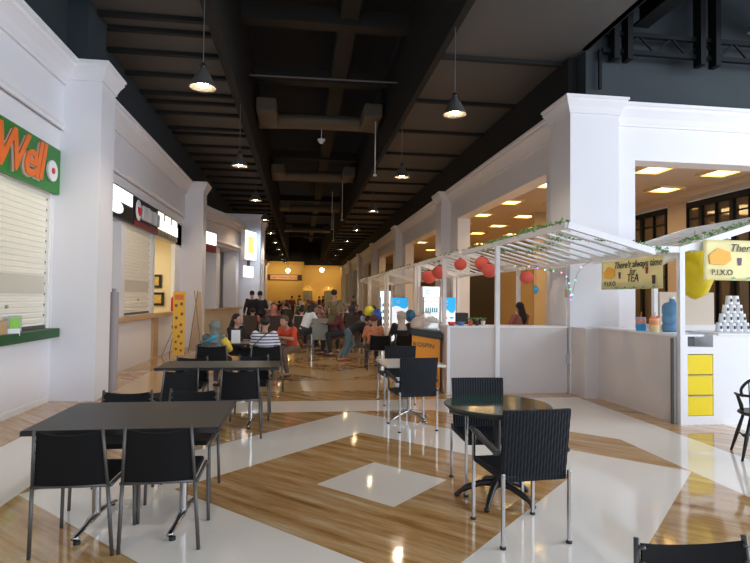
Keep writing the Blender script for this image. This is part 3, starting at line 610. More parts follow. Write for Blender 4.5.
# banners
def cup_pic(bm, x, z, s, n):
    pts = [(-.5, .8), (.5, .8), (.35, -.8), (-.35, -.8)]
    if n == '-X': extr(bm, [(-.012, -(x+a*s), z+b*s) for a, b in pts], (.004, 0, 0))
    else: extr(bm, [(x+a*s, -.012, z+b*s) for a, b in pts], (0, .004, 0))
def banner(label, loc, wd, h, n):
    t = thing('tea_banner', label, 'banner', loc)
    bm = B(); L_ = wd/2; nn = 20
    for i in range(nn):
        for j in range(8):
            q = []
            for a, b in ((i, j), (i+1, j), (i+1, j+1), (i, j+1)):
                s = -L_+wd*a/nn; z = -h/2+h*b/8; d = .008*math.sin(a*.9)*(1-b/12)
                q.append(bm.verts.new((d, s, z) if n == '-X' else (s, d, z)))
            bm.faces.new(q)
    bmesh.ops.remove_doubles(bm, verts=bm.verts, dist=.0005)
    o = obj('cloth', bm, BANY, t, smooth=True); sd = o.modifiers.new('s', 'SOLIDIFY'); sd.thickness = .003
    def T(s, size, x, z, m, sh=.3, e=.002): 
        loc_ = (-.014, -x, z) if n == '-X' else (x, -.014, z)
        text('lettering', s, size, m, t, TM(loc_, n), e, sh)
    T("There's always time", wd*.094, .12*wd, h*.30, TXT); T('for', wd*.08, .06*wd, h*.08, TXT); T('TEA', wd*.11, .06*wd, -h*.15, TXT, .2); T('P.I.X.O', wd*.07, -.33*wd, -h*.31, TXT, 0)
    bm = B(); pts = [(-.44, -.10), (-.30, -.12), (-.24, .0), (-.25, .20), (-.36, .30), (-.45, .12)]
    if n == '-X': extr(bm, [(-.011, -a*wd, b*h) for a, b in pts], (.003, 0, 0))
    else: extr(bm, [(a*wd, -.011, b*h) for a, b in pts], (0, .003, 0))
    obj('mango_picture', bm, mat('mango orange', (.9, .45, .03), .5), t)
    for x, z, s, c in ((-.16*wd, -.03*h, .06, (.12, .05, .12)), (.28*wd, .08*h, .06, (.3, .03, .03)), (.38*wd, -.22*h, .075, (.08, .03, .02))):
        bm = B(); cup_pic(bm, x, z, s, n); obj('drink_picture', bm, mat('drink %s' % (c,), c, .5), t)
    bm = B()
    for k in range(14):
        a = -.25+.05*k; pts = [(a, -.47), (a+.03, -.40-.05*(k % 3)), (a+.06, -.47)]
        if n == '-X': extr(bm, [(-.010, -p*wd, q*h) for p, q in pts], (.002, 0, 0))
        else: extr(bm, [(p*wd, -.010, q*h) for p, q in pts], (0, .002, 0))
    obj('leaf_border', bm, mat('mint', (.15, .5, .3), .5), t)
    for k in (-1, 1):
        bm = B(); p = (.0, -k*L_, h/2) if n == '-X' else (k*L_, 0, h/2); tube(bm, [p, (p[0], p[1], p[2]+.07)], .004, 5); obj('tie', bm, WP, t)
    return t
banner('yellow tea banner hanging under the canopy over the side counter, facing the hall', (4.80, 7.48, 1.97), 1.5, .45, '-X')
banner('yellow tea banner on the tea stall front, cut by the view edge', (5.85, 6.36, 2.11), 1.5, .52, '-Y')
# lemon
t = thing('lemon_decoration', 'big shiny yellow lemon shaped balloon hanging behind the front post of the tea stall', 'balloon', (5.72, 7.3, 2.02))
bm = B(); lathe(bm, [(.0, -.42), (.06, -.40), (.16, -.33), (.23, -.15), (.245, .05), (.22, .25), (.14, .38), (.05, .43), (0, .44)], seg=28); obj('balloon', bm, YEL, t, smooth=True)
bm = B(); ell(bm, (-.16, -.05, .36), (.08, .03, .10), (0, .5, 0)); tube(bm, [(0, 0, .43), (0, 0, .6)], .004, 5); obj('leaf', bm, mat('dark leaf', (.03, .10, .04), .5), t, smooth=True)
# things on the stall
bm = B(); box(bm, 5.65, 6.6, 8.0, 8.05, 1.2, 1.72); tag(obj('notice_board', bm, mat('beige board', (.62, .52, .42), .6)), 'plain beige board standing behind the tea stall counter', 'board')
bm = B(); box(bm, 5.6, 6.9, 7.85, 8.3, 0, 1.2); tag(obj('storage_cabinet', bm, WP, bevel=.01), 'pale cabinet inside the tea stall carrying the beige board', 'cabinet')
t = thing('water_jug', 'blue translucent ribbed water bottle on the side counter', 'water bottle', (5.13, 7.0, 1.146))
bm = B(); lathe(bm, [(0, 0), (.12, 0), (.13, .03), (.13, .10), (.12, .12), (.13, .14), (.13, .22), (.12, .24), (.13, .26), (.13, .36), (.10, .40), (.04, .42), (.03, .46), (0, .46)]); obj('bottle_body', bm, mat('jug blue', (.12, .32, .55), .15, alpha=.85), t, smooth=True)
bm = B(); lathe(bm, [(0, .46), (.035, .46), (.035, .49), (0, .49)]); obj('cap', bm, KWHITE, t)
def novelty(label, loc, c1, c2, ears, rz=0):
    t = thing('novelty_cup', label, 'cup', loc, rz)
    bm = B(); lathe(bm, [(0, 0), (.062, 0), (.068, .02), (.068, .17), (.06, .19), (0, .195)]); obj('cup_body', bm, mat('nov'+str(c1), c1, .4), t, smooth=2)
    bm = B(); lathe(bm, [(.069, .10), (.0695, .10), (.0695, .155), (.062, .195), (0, .20)]); obj('lid', bm, mat('nov'+str(c2), c2, .4), t, smooth=2)
    bm = B()
    if ears: ell(bm, (-.04, 0, .2), (.022, .015, .025)); ell(bm, (.04, 0, .2), (.022, .015, .025))
    tube(bm, [(0, .0, .19), (.01, 0, .27)], .006, 6); obj('straw_and_knobs', bm, mat('nov orange', (.85, .25, .08), .4), t, smooth=True)
novelty('blue novelty cup with red and white lid on the side counter', (4.86, 7.30, 1.146), (.03, .35, .7), (.75, .3, .25), False)
novelty('orange and white novelty cup with round ears on the side counter', (4.88, 7.02, 1.146), (.8, .6, .3), (.85, .3, .12), True)
# cup pyramid
CUPW = mat('paper cup white', (.82, .82, .84), .5); c0 = None; ry = 6.85
rows = [(5, 0), (4, 1), (3, 2), (2, 3)]
rowname = ['bottom', 'second', 'third', 'top']; xname = {5: ['left end', 'second from left', 'middle', 'second from right', 'right end'], 4: ['left end', 'second from left', 'second from right', 'right end'], 3: ['left', 'middle', 'right'], 2: ['left', 'right']}
for n, lv in rows:
    for i in range(n):
        loc = (5.93+(i-(n-1)/2)*.103, ry, 1.167+lv*.124); lab = 'white paper cup with dark logo, %s of the %s row of the pyramid' % (xname[n][i], rowname[lv])
        if c0 is None:
            c0 = thing('paper_cup', lab, 'cup', loc, 0, 'paper cups stacked in a pyramid')
            bm = B(); lathe(bm, [(0, 0), (.048, 0), (.036, .12), (0, .12)], seg=20); obj('cup_body', bm, CUPW, c0, smooth=2)
            bm = B(); ell(bm, (0, -.043, .055), (.018, .004, .026)); obj('cup_logo', bm, TXT, c0)
        else: dup(c0, loc, 0, lab)
bm = B(); lathe(bm, [(0, 0), (.06, 0), (.09, .10), (.085, .10), (.06, .01), (0, .01)], (6.38, 6.8, 1.166)); tag(obj('bowl', bm, mat('red bowl', (.7, .1, .08), .4), smooth=True), 'red bowl right of the cup pyramid', 'bowl')
# small things on long counter panel
for x, c, lab in ((2.52, (.6, .05, .07), 'small red bowl at the left end of the long counter'), (2.68, (.08, .2, .5), 'small blue bowl beside the red one on the long counter')):
    bm = B(); lathe(bm, [(0, 0), (.04, 0), (.075, .06), (.07, .06), (0, .015)], (x, 8.95, 1.126)); tag(obj('bowl', bm, mat('bowl'+str(c), c, .4), smooth=True), lab, 'bowl')
for i, (x, c) in enumerate(((2.84, (.6, .12, .03)), (2.95, (.05, .03, .02)), (3.06, (.8, .75, .7)))):
    t = thing('potted_plant', 'tiny green plant in %s pot on the long counter' % ('an orange', 'a black', 'a white')[i], 'plant', (x, 8.93, 1.126))
    bm = B(); lathe(bm, [(0, 0), (.03, 0), (.042, .08), (.036, .08), (0, .07)]); obj('pot', bm, mat('pot%d' % i, c, .5), t)
    bm = B()
    for k in range(14): a = k*.9; tube(bm, [(0, 0, .07), (.03*math.cos(a), .03*math.sin(a), .11), (.06*math.cos(a), .06*math.sin(a), .12+.01*(k % 3))], [.006, .008, .002], 5)
    obj('leaves', bm, LEAF, t)
# orange food cart
t = thing('food_cart', 'orange food cart with black top and dark lettering left of the long counter', 'cart', (2.16, 9.3, 0), -.2)
bm = B(); box(bm, -.24, .24, -.2, .45, .06, .95); obj('body', bm, mat('cart orange', (.85, .30, .01), .45), t, bevel=.01)
bm = B(); extr(bm, [(-.27, -.26, .96), (.27, -.26, .88), (.27, -.26, 1.0), (-.27, -.26, 1.06)], (0, .72, 0)); obj('top_tray', bm, BLACK, t, bevel=.01)
text('lettering', 'KOSPIN', .105, TXT, t, TM((-.04, -.205, .78), '-Y') @ Matrix.Rotation(-.12, 4, 'Z'), .003, 0)
for x in (-.17, .17): bm = B(); lathe(bm, [(0, -.02), (.05, -.02), (.05, .02), (0, .02)]); obj('wheel', bm, BLACK, t, loc=(x, -.1, .05), rot=(0, PI/2, 0))
bm = B(); ell(bm, (-.1, 0, 1.13), (.16, .14, .15)); ell(bm, (.12, .05, 1.12), (.18, .14, .13)); ell(bm, (.02, .0, 1.22), (.12, .1, .12))
for v in bm.verts: v.co += Vector((random.gauss(0, .012), random.gauss(0, .012), random.gauss(0, .012)))
o = tag(obj('plastic_bag', bm, mat('clear bag', (.80, .62, .50), .3, alpha=.35), smooth=True), 'bulging clear plastic bags of goods on the orange food cart', 'bag'); o.location = (2.16, 9.35, 0)
# coolers and blue boards
def logo_c(t, x, z, s, y, m, n='logo'):
    bm = B(); P = [(x+s*math.cos(a), y, z+s*.8*math.sin(a)) for a in [math.radians(q) for q in range(40, 330, 20)]]; tube(bm, P, s*.22, 6); obj(n, bm, m, t)
def cooler(label, x, y, wd, h):
    t = thing('display_cooler', label, 'cooler', (x, y, 0))
    bm = B(); box(bm, -wd/2, wd/2, .02, .6, 0, h); obj('cabinet', bm, KWHITE, t, bevel=.01)
    bm = B(); box(bm, -wd/2+.03, wd/2-.03, .0, .02, h-.28, h-.03); obj('header', bm, LITB, t)
    bm = B(); box(bm, -wd/2+.05, wd/2-.05, .0, .02, .3, h-.32); d = obj('glass_door', bm, LITB, t)
    bm = B()
    for z in [.35+.28*k for k in range(int((h-.7)/.28)+1)]: box(bm, -wd/2+.05, wd/2-.05, -.012, .0, z, z+.02)
    box(bm, -wd/2+.02, -wd/2+.05, -.012, .02, .28, h-.3); obj('shelf', bm, mat('shelf grey', (.25, .3, .33), .4), d)
    for z in [.37+.28*k for k in range(int((h-.7)/.28))]:
        bm = B()
        for k in range(6): x_ = -wd/2+.1+k*(wd-.2)/5.0; lathe(bm, [(0, 0), (.022, 0), (.022, .1), (.01, .13), (0, .13)], (x_, -.024, z), 8)
        obj('bottle_row', bm, mat('bottle mix', (.15, .35, .4), .4, var=.8, scale=14), d)['kind'] = 'stuff'
    logo_c(t, -.08, h-.15, .06, -.01, MC['sign blue']); return t
def board(label, x, y, wd, h):
    t = thing('standing_sign', label, 'sign', (x, y, 0))
    bm = B(); box(bm, -wd/2, wd/2, 0, .05, 0, h); obj('board', bm, mat('lit board white', (.85, .9, .95), .4, emit=(.8, .9, 1), es=.45), t)
    P = [(-wd/2, -.006, h), (wd/2, -.006, h), (wd/2, -.006, h-.30)]+[(wd/2-wd*k/8, -.006, h-.33-.05*math.sin(k*.8)) for k in range(1, 9)]
    bm = B(); extr(bm, P, (0, .006, 0)); obj('blue_header', bm, BLUE, t)
    logo_c(t, -.06, h-.14, .055, -.012, TXTW)
    for x_, z, c in ((-.08, h-.5, 'text red'), (.08, h-.49, 'sign blue'), (-.02, h-.75, 'sign blue')): bm = B(); ell(bm, (x_, -.006, z), (.06, .006, .025)); obj('spot_picture', bm, MC[c], t)
cooler('lit white drinks cooler with blue logo behind the second lantern post', 3.5, 14.45, .50, 1.90)
cooler('lit white drinks cooler partly hidden behind the left blue sign', 3.62, 23.3, .5, 1.88)
board('white sign with blue header standing left, behind the woman in pale hijab', 3.42, 18.7, .56, 1.58)
board('white sign with blue header standing right, above the long counter', 3.55, 12.9, .34, 1.60)
# kiosk interior furniture seen over counter
bm = B(); box(bm, 3.9, 4.4, 14, 14.4, 0, 1.2); tag(obj('storage_cabinet', bm, BLACK, bevel=.02), 'low black cabinet in the stall behind the long counter', 'cabinet')
# ------------------------------------------------------------------ CHAIRS
def stack_chair(label, loc, rz, group=None):
    t = thing('stacking_chair', label, 'chair', loc, rz, group)
    bm = B(); nx, nz = 10, 6; g = {}
    for side in (0, 1):
        for i in range(nx+1):
            for j in range(nz+1):
                s = i/nx*2-1; x = s*(.180+.022*(1-j/nz)); y = -.235-.04*(j/nz)-.028*(1-s*s)+(.012 if side else 0); z = .445+.325*j/nz-(.022*(1-s*s) if j == nz else 0)
                g[side, i, j] = bm.verts.new((x, y, z))
    for i in range(nx):
        for j in range(nz):
            bm.faces.new((g[0, i, j], g[0, i+1, j], g[0, i+1, j+1], g[0, i, j+1])); bm.faces.new((g[1, i, j+1], g[1, i+1, j+1], g[1, i+1, j], g[1, i, j]))
    for i in range(nx): bm.faces.new((g[0, i, 0], g[1, i, 0], g[1, i+1, 0], g[0, i+1, 0])); bm.faces.new((g[0, i, nz], g[0, i+1, nz], g[1, i+1, nz], g[1, i, nz]))
    for j in range(nz): bm.faces.new((g[0, 0, j], g[0, 0, j+1], g[1, 0, j+1], g[1, 0, j])); bm.faces.new((g[0, nx, j], g[1, nx, j], g[1, nx, j+1], g[0, nx, j+1]))
    obj('backrest', bm, BLACKP, t, smooth=2)
    bm = B(); box(bm, -.205, .205, -.20, .22, .425, .465); obj('seat', bm, BLACKP, t, bevel=.015)
    bm = B()
    for s in (-1, 1):
        tube(bm, [(s*.212, -.235, .43), (s*.19, -.28, .785)], .010, 8)
        for z in (.50, .57, .64, .71, .76): ell(bm, (s*(.196-(z-.5)*.06), -.225-(z-.44)*.11, z), (.012, .012, .008), u=8, v=6)
    tube(bm, [(-.212, -.235, .435), (.212, -.235, .435)], .011, 8); obj('back_frame', bm, GREYM, t, smooth=True)
    for s in (-1, 1):
        bm = B(); tube(bm, [(s*.235, -.20, 0), (s*.212, -.235, .43)], .012, 8); obj('leg', bm, GREYM, t, smooth=True)
        bm = B(); tube(bm, curve([(s*.235, .25, 0), (s*.228, .24, .36), (s*.225, .20, .425), (s*.222, .1, .43), (s*.222, -.22, .43)], 3), .012, 8); obj('leg', bm, GREYM, t, smooth=True)
    return t
CH = stack_chair('black stacking chair at the near left table, left one with its back to the camera', (-1.345, 3.74, 0), .0)
def ch(x, y, rz, label, group=None): return dup(CH, (x, y, 0), rz, label, group)
ch(-.85, 3.76, .03, 'black stacking chair at the near left table, right one with its back to the camera')
ch(-1.42, 4.55, PI, 'black stacking chair across the near left table, left of the pair facing the camera')
ch(-.90, 4.6, PI-.02, 'black stacking chair across the near left table, right of the pair facing the camera')
ch(-1.44, 6.42, .65, 'black stacking chair at the second left table, left one with its back to the camera')
ch(-.66, 6.42, .05, 'black stacking chair at the second left table, right one with its back to the camera')
ch(-1.40, 7.2, PI, 'black stacking chair across the second left table, near the menu banner')
ch(-.62, 7.35, PI, 'black stacking chair across the second left table, below the man in stripes')
ch(-1.42, 9.42, 0, 'black stacking chair holding the woman in the grey patterned hijab').scale = (1.2, 1, 1)
ch(-.56, 9.42, .04, 'black stacking chair holding the man in the striped shirt').scale = (1.2, 1, 1)
ch(1.30, 1.43, PI-.06, 'black stacking chair cut off by the bottom edge of the view')
ch(1.72, 12.0, 0, 'black stacking chair with the person in orange print seated').scale = (1.15, 1, 1)
ch(2.28, 12.0, .03, 'black stacking chair with the woman in pale hijab seated').scale = (1.15, 1, 1)
# wicker chairs
WV = wave(mat('black woven wicker', (.016, .020, .026), .55, spec=.2), 'X', 14, .006, dark=(.006, .007, .009), strength=.6)
def wicker_chair(label, loc, rz):
    t = thing('wicker_armchair', label, 'chair', loc, rz, 'black wicker armchairs')
    bm = B(); n = 14; g = {}
    for side in (0, 1):
        for i in range(n+1):
            for j in range(12):
                s = i/n*2-1; r = .003*((i+j) % 2); y = -.22-.05*j/11-.015*(1-s*s)+(.035-r if side else r)
                g[side, i, j] = bm.verts.new((s*(.225+.008*j/11), y, .44+.43*j/11))
    for i in range(n):
        for j in range(11): bm.faces.new((g[0, i, j], g[0, i+1, j], g[0, i+1, j+1], g[0, i, j+1])); bm.faces.new((g[1, i, j+1], g[1, i+1, j+1], g[1, i+1, j], g[1, i, j]))
        bm.faces.new((g[0, i, 0], g[1, i, 0], g[1, i+1, 0], g[0, i+1, 0])); bm.faces.new((g[0, i, 11], g[0, i+1, 11], g[1, i+1, 11], g[1, i, 11]))
    for j in range(11): bm.faces.new((g[0, 0, j], g[0, 0, j+1], g[1, 0, j+1], g[1, 0, j])); bm.faces.new((g[0, n, j], g[1, n, j], g[1, n, j+1], g[0, n, j+1]))
    obj('backrest', bm, WV, t)
    bm = B(); box(bm, -.225, .225, -.23, .24, .405, .45); obj('seat', bm, WV, t, bevel=.01)
    for s in (-1, 1):
        bm = B(); extr(bm, [(s*.225, -.2, .60), (s*.225, .25, .665), (s*.225, .27, .645), (s*.225, -.2, .57)], (s*.045, 0, 0)); obj('armrest', bm, WICK, t, bevel=.008)
        for y, h in ((-.245, .47), (.235, .655)):
            bm = B(); box(bm, s*.232-.0105, s*.232+.0105, y-.0105, y+.0105, .012, h); l = obj('leg', bm, CHROME, t, bevel=.003)
            bm = B(); lathe(bm, [(0, 0), (.02, 0), (.02, .014), (0, .014)], (s*.232, y, 0), 12); obj('foot_cap', bm, BLACK, l)
    return t
W = wicker_chair('black wicker armchair nearest the camera at the round glass table', (1.50, 3.62, 0), .08)
dup(W, (1.57, 4.5, 0), PI-.03, 'black wicker armchair on the far side of the round glass table')
dup(W, (1.37, 6.62, 0), .12, 'black wicker armchair with its back to the camera at the small white table')
dup(W, (1.45, 8.2, 0), .06, 'black wicker armchair beyond the small white table')
# ------------------------------------------------------------------ TABLES
def t_table(label, cx, cy, wd, dp, topm=TOPG, lx=None):
    t = thing('dining_table', label, 'table', (cx, cy, 0))
    bm = B(); box(bm, -wd/2, wd/2, -dp/2, dp/2, .715, .745); o = obj('tabletop', bm, topm, t, bevel=.003)
    bm = B(); box(bm, -wd/2-.002, wd/2+.002, -dp/2-.002, dp/2+.002, .712, .738); obj('table_edge', bm, EDGE, t)
    lx = lx or wd/2-.3
    for s in (-1, 1):
        bm = B(); tube(bm, [(s*lx, 0, .05), (s*lx, 0, .7)], .028, 16); l = obj('column', bm, CHROME, t, smooth=2)
        bm = B(); tube(bm, curve([(s*lx-.02, -dp/2+.12, .03), (s*lx, -.1, .06), (s*lx, .1, .06), (s*lx+.02, dp/2-.12, .03)], 4), [.02]*4+[.03]*5+[.02]*4, 10, .6); obj('foot_bar', bm, CHROME, l, smooth=True)
        bm = B(); box(bm, s*lx-.03, s*lx+.03, -dp/2+.1, dp/2-.1, .69, .713); obj('bracket', bm, GREYM, l)
        for y in (-dp/2+.12, dp/2-.12): bm = B(); lathe(bm, [(0, 0), (.022, 0), (.022, .02), (0, .02)], (s*lx, y, 0), 12); obj('foot_pad', bm, BLACK, l)
    return t
t_table('dark grey rectangular table nearest the camera at lower left', -1.09, 4.05, 1.17, .90, lx=.29)
t_table('dark grey rectangular table second from the camera on the left', -.95, 6.9, 1.40, .68, lx=.36)
t_table('dark brown table where the group with the striped shirt man sits', -1.0, 10.15, 1.5, .7, DWOOD)
# round table
t = thing('round_table', 'round black glass topped table with five star base at right centre', 'table', (1.56, 4.2, 0))
bm = B(); lathe(bm, [(0, .730), (.415, .730), (.42, .735), (.42, .742), (.415, .746), (0, .746)], seg=64); obj('glass_top', bm, mat('dark green glass', (.028, .065, .05), .10, spec=.35), t)
bm = B(); lathe(bm, [(.0, .70), (.38, .70), (.39, .705), (.39, .728), (0, .728)], seg=48); obj('top_rim', bm, EDGE, t, smooth=2)
bm = B(); tube(bm, [(0, 0, .09), (0, 0, .70)], .03, 16); obj('column', bm, BLACK, t, smooth=2)
for k in range(5):
    a = 2*PI*k/5-2.15; c, s = math.cos(a), math.sin(a)
    bm = B(); tube(bm, curve([(0, 0, .13), (.12*c, .12*s, .12), (.25*c, .25*s, .07), (.31*c, .31*s, .025)], 4), [.03]*4+[.024]*5+[.018]*4, 10); ell(bm, (.31*c, .31*s, .02), (.024, .024, .02)); obj('base_foot', bm, BLACK, t, smooth=True)
# white table
t = thing('white_table', 'small square white topped table with chrome star base', 'table', (1.42, 7.05, 0), .05)
bm = B(); box(bm, -.38, .38, -.38, .38, .715, .745); obj('tabletop', bm, mat('cream laminate', (.72, .66, .58), .25), t, bevel=.004)
bm = B(); tube(bm, [(0, 0, .08), (0, 0, .71)], .03, 16); obj('column', bm, CHROME, t, smooth=2)
for k in range(4):
    a = PI/2*k+.5; c, s = math.cos(a), math.sin(a)
    bm = B(); tube(bm, curve([(0, 0, .11), (.15*c, .15*s, .08), (.30*c, .30*s, .03)], 4), .02, 10); ell(bm, (.31*c, .31*s, .018), (.025, .025, .018)); obj('base_foot', bm, CHROME, t, smooth=True)
# Windsor chair
t = thing('windsor_chair', 'black wooden hoop back chair at the right edge of the view', 'chair', (4.66, 5.0, 0), -.5)
bm = B(); lathe(bm, [(0, .43), (.2, .43), (.22, .445), (.21, .465), (0, .455)], seg=24); obj('seat', bm, BLACK, t, smooth=2)
bm = B(); P = curve([(-.19, -.08, .62), (-.21, -.12, .70), (-.15, -.20, .80), (0, -.23, .84), (.15, -.20, .80), (.21, -.12, .70), (.19, -.08, .62)], 5); tube(bm, P, .014, 10); obj('back_hoop', bm, BLACK, t, smooth=True)
bm = B(); tube(bm, curve([(-.21, .12, .62), (-.22, -.05, .63), (-.12, -.19, .64), (.12, -.19, .64), (.22, -.05, .63), (.21, .12, .62)], 5), .014, 8); obj('arm_hoop', bm, BLACK, t, smooth=True)
bm = B()
for k in range(9): x = -.16+.04*k; yb = -.16-.02*(1-(x/.16)**2); tube(bm, [(x*.9, yb+.0, .45), (x, yb-.02, .78+.05*(1-(x/.17)**2))], .006, 6)
for s in (-1, 1):
    for y in (-.02, .06): tube(bm, [(s*.17, y, .45), (s*.185, y, .53), (s*.215, y, .62)], [.008, .013, .008], 8)
obj('spindles', bm, BLACK, t, smooth=True)
LG = []
for sx in (-1, 1):
    for sy in (-1, 1):
        bm = B(); tube(bm, [(sx*.13, sy*.12, .44), (sx*.18, sy*.17, .22), (sx*.23, sy*.22, 0)], [.013, .019, .012], 10); obj('leg', bm, BLACK, t, smooth=True)
bm = B(); tube(bm, [(-.18, -.17, .22), (-.18, .17, .22)], .010, 8); tube(bm, [(.18, -.17, .22), (.18, .17, .22)], .010, 8); tube(bm, [(-.18, 0, .22), (.18, 0, .22)], .010, 8); tube(bm, [(-.16, -.15, .3), (.16, -.15, .3)], .010, 8); obj('stretcher', bm, BLACK, t, smooth=True)
t = thing('menu_card', 'white folded menu card standing on the brown table', 'menu', (-1.13, 9.95, .746))
bm = B(); extr(bm, [(-.075, -.04, 0), (-.075, .04, 0), (-.075, 0, .23)], (.15, 0, 0)); obj('card', bm, WP, t)
bm = B(); box(bm, -.08, .08, -.045, .045, 0, .006); obj('card_base', bm, WP, t)
# ------------------------------------------------------------------ PEOPLE
def remesh(bm, voxel=.018):
    me = bpy.data.meshes.new('tmp'); bm.to_mesh(me); bm.free(); o = bpy.data.objects.new('tmp', me); C.objects.link(o)
    r = o.modifiers.new('r', 'REMESH'); r.mode = 'VOXEL'; r.voxel_size = voxel
    s = o.modifiers.new('s', 'SMOOTH'); s.iterations = 4; s.factor = .5
    d = o.modifiers.new('d', 'DECIMATE'); d.ratio = .35
    out = bpy.data.meshes.new_from_object(o.evaluated_get(bpy.context.evaluated_depsgraph_get())); bpy.data.objects.remove(o)
    b = bmesh.new(); b.from_mesh(out); bpy.data.meshes.remove(out); return b
V = Vector
POSE = {
 'sit': dict(pel=(0, 0, .56), ch=(0, -.01, .84), nk=(0, .0, 1.03), hd=(0, .03, 1.16), hip=.09, kn=[(-.12, .42, .53), (.12, .42, .53)], an=[(-.13, .40, .09), (.13, .42, .09)], el=[(-.24, .08, .76), (.24, .08, .76)], wr=[(-.14, .30, .79), (.14, .31, .79)]),
 'lean': dict(pel=(0, 0, .56), ch=(0, .10, .82), nk=(0, .19, .98), hd=(0, .27, 1.09), hip=.09, kn=[(-.14, .42, .53), (.12, .42, .53)], an=[(-.16, .34, .09), (.13, .45, .09)], el=[(-.25, .26, .76), (.25, .26, .76)], wr=[(-.10, .44, .80), (.08, .46, .80)]),
 'stand': dict(pel=(0, 0, .92), ch=(0, 0, 1.20), nk=(0, -.01, 1.41), hd=(0, .02, 1.56), hip=.09, kn=[(-.10, .02, .48), (.10, .03, .48)], an=[(-.11, -.02, .08), (.12, .0, .08)], el=[(-.25, -.02, 1.10), (.25, -.02, 1.10)], wr=[(-.24, .14, .90), (.24, .14, .90)]),
 'stoop': dict(pel=(0, 0, .74), ch=(0, .25, .90), nk=(0, .42, .98), hd=(0, .55, 1.04), hip=.09, kn=[(-.10, .14, .42), (.12, -.05, .42)], an=[(-.10, -.08, .09), (.12, -.25, .09)], el=[(-.22, .42, .72), (.22, .42, .72)], wr=[(-.14, .55, .60), (.14, .55, .60)]),
}
def pgeom(pose, part, g=0.0):
    """tubes for one part of the figure, g = how much it is inflated"""
    p = {k: (v if k in ('hip',) else ([V(a) for a in v] if isinstance(v, list) else V(v))) for k, v in POSE[pose].items()}
    bm = B(); up = (p['nk']-p['ch']).normalized(); sh = .165
    S = [p['nk']-up*.055+V((s*sh, 0, 0)) for s in (-1, 1)]; H = [p['pel']+V((s*p['hip'], 0, 0)) for s in (-1, 1)]
    def torso(lo=0):
        mid = (p['pel']+p['ch'])/2; pts = [p['pel']-up*.02, p['pel']+up*.07, mid, p['ch'], p['nk']-up*.09, p['nk']-up*.02]
        w_ = [.155, .165, .145, .165, .165, .08]; n = 16; rings = []
        for q, r in zip(pts[lo:], w_[lo:]):
            f = (up.cross(V((1, 0, 0)))).normalized(); rings.append([bm.verts.new(q+V((1, 0, 0))*(r+g)*math.cos(2*PI*k/n)+f*(r*.66+g)*math.sin(2*PI*k/n)) for k in range(n)])
        for a, b in zip(rings, rings[1:]):
            for k in range(n): bm.faces.new((a[k], a[(k+1) % n], b[(k+1) % n], b[k]))
        bm.faces.new(rings[0][::-1]); bm.faces.new(rings[-1])
    def arms(full):
        for i in (0, 1):
            e, w2 = p['el'][i], p['wr'][i]; ell(bm, S[i], (.062+g,)*3, u=12, v=8)
            tube(bm, [S[i], (S[i]+e)/2, e], [.052+g, .046+g, .038+g], 12)
            if full: tube(bm, [e, e.lerp(w2, .35), w2], [.038+g, .037+g, .025+g], 12)
    def legs(full):
        for i in (0, 1):
            k, a = p['kn'][i], p['an'][i]; ell(bm, H[i], (.095+g,)*3, u=12, v=8); tube(bm, [H[i], H[i].lerp(k, .4), k], [.088+g, .08+g, .056+g], 12); ell(bm, k, (.056+g,)*3, u=12, v=8)
            tube(bm, [k, k.lerp(a, .3), a], [.054+g, .054+g, .035+g], 12)
    if part == 'body':
        torso(); arms(True); legs(True)
        hd = p['hd']; tube(bm, [p['nk']-up*.05, hd], [.052, .05], 12); ell(bm, hd+V((0, .0, .03)), (.075, .092, .098), u=20, v=14); ell(bm, hd+V((0, .03, -.045)), (.055, .055, .05)); ell(bm, hd+V((0, .098, -.005)), (.013, .02, .02), u=8, v=6)
        for s in (-1, 1): ell(bm, hd+V((s*.077, -.005, .0)), (.012, .02, .03), u=8, v=6)
        for i in (0, 1):
            a = p['an'][i]; tube(bm, [a+V((0, -.04, -.04)), a+V((0, .06, -.05)), a+V((0, .16, -.06))], [.036, .038, .026], 10)
            e, w2 = p['el'][i], p['wr'][i]; d = (w2-e).normalized(); ell(bm, w2+d*.045, (.036, .045, .02), u=10, v=8)
        b = remesh(bm, .016)
        for i in (0, 1):     # five fingers per hand
            e, w2 = p['el'][i], p['wr'][i]; d = (w2-e).normalized(); sd = d.cross(V((0, 0, 1))).normalized(); c = w2+d*.075
            for j, (o_, l_) in enumerate(((-.027, .052), (-.009, .066), (.009, .070), (.027, .062))): tube(b, [c+sd*o_-d*.02, c+sd*o_+d*l_*.5+V((0, 0, -.004)), c+sd*o_+d*l_+V((0, 0, -.022))], [.009, .008, .006], 6)
            th = sd*(1 if i == 0 else -1); tube(b, [w2+d*.02+th*.02, w2+d*.05+th*.05, w2+d*.08+th*.055+V((0, 0, -.01))], [.011, .009, .007], 6)
        return b
    if part == 'shirt': torso(0); arms(False); return remesh(bm, .02)
    if part == 'jacket': torso(0); arms(True); return remesh(bm, .02)
    if part == 'trousers':
        tube(bm, [p['pel']+up*.08, p['pel']], [.15+g, .16+g], 14, .75); legs(True); return remesh(bm, .02)
    hd = p['hd']
    if part == 'short_hair':
        ell(bm, hd+V((0, -.018, .055)), (.086, .098, .090), u=20, v=14)
        for v in list(bm.verts):
            l = v.co-hd
            if l.z < -.02: v.co.z = hd.z-.02+random.uniform(-.01, .01)
            if l.y > .055 and l.z < .075: v.co.y = hd.y+.05
        return bm
    if part == 'long_hair':
        ell(bm, hd+V((0, -.02, .05)), (.09, .10, .092)); tube(bm, [hd+V((0, -.05, .05)), hd+V((0, -.09, -.10)), hd+V((0, -.13, -.24)), hd+V((0, -.13, -.36))], [.08, .095, .10, .05], 14, .7)
        b = remesh(bm, .018)
        for v in b.verts:
            l = v.co-hd
            if l.y > .05 and l.z < .07: v.co.y = hd.y+.045
        return b
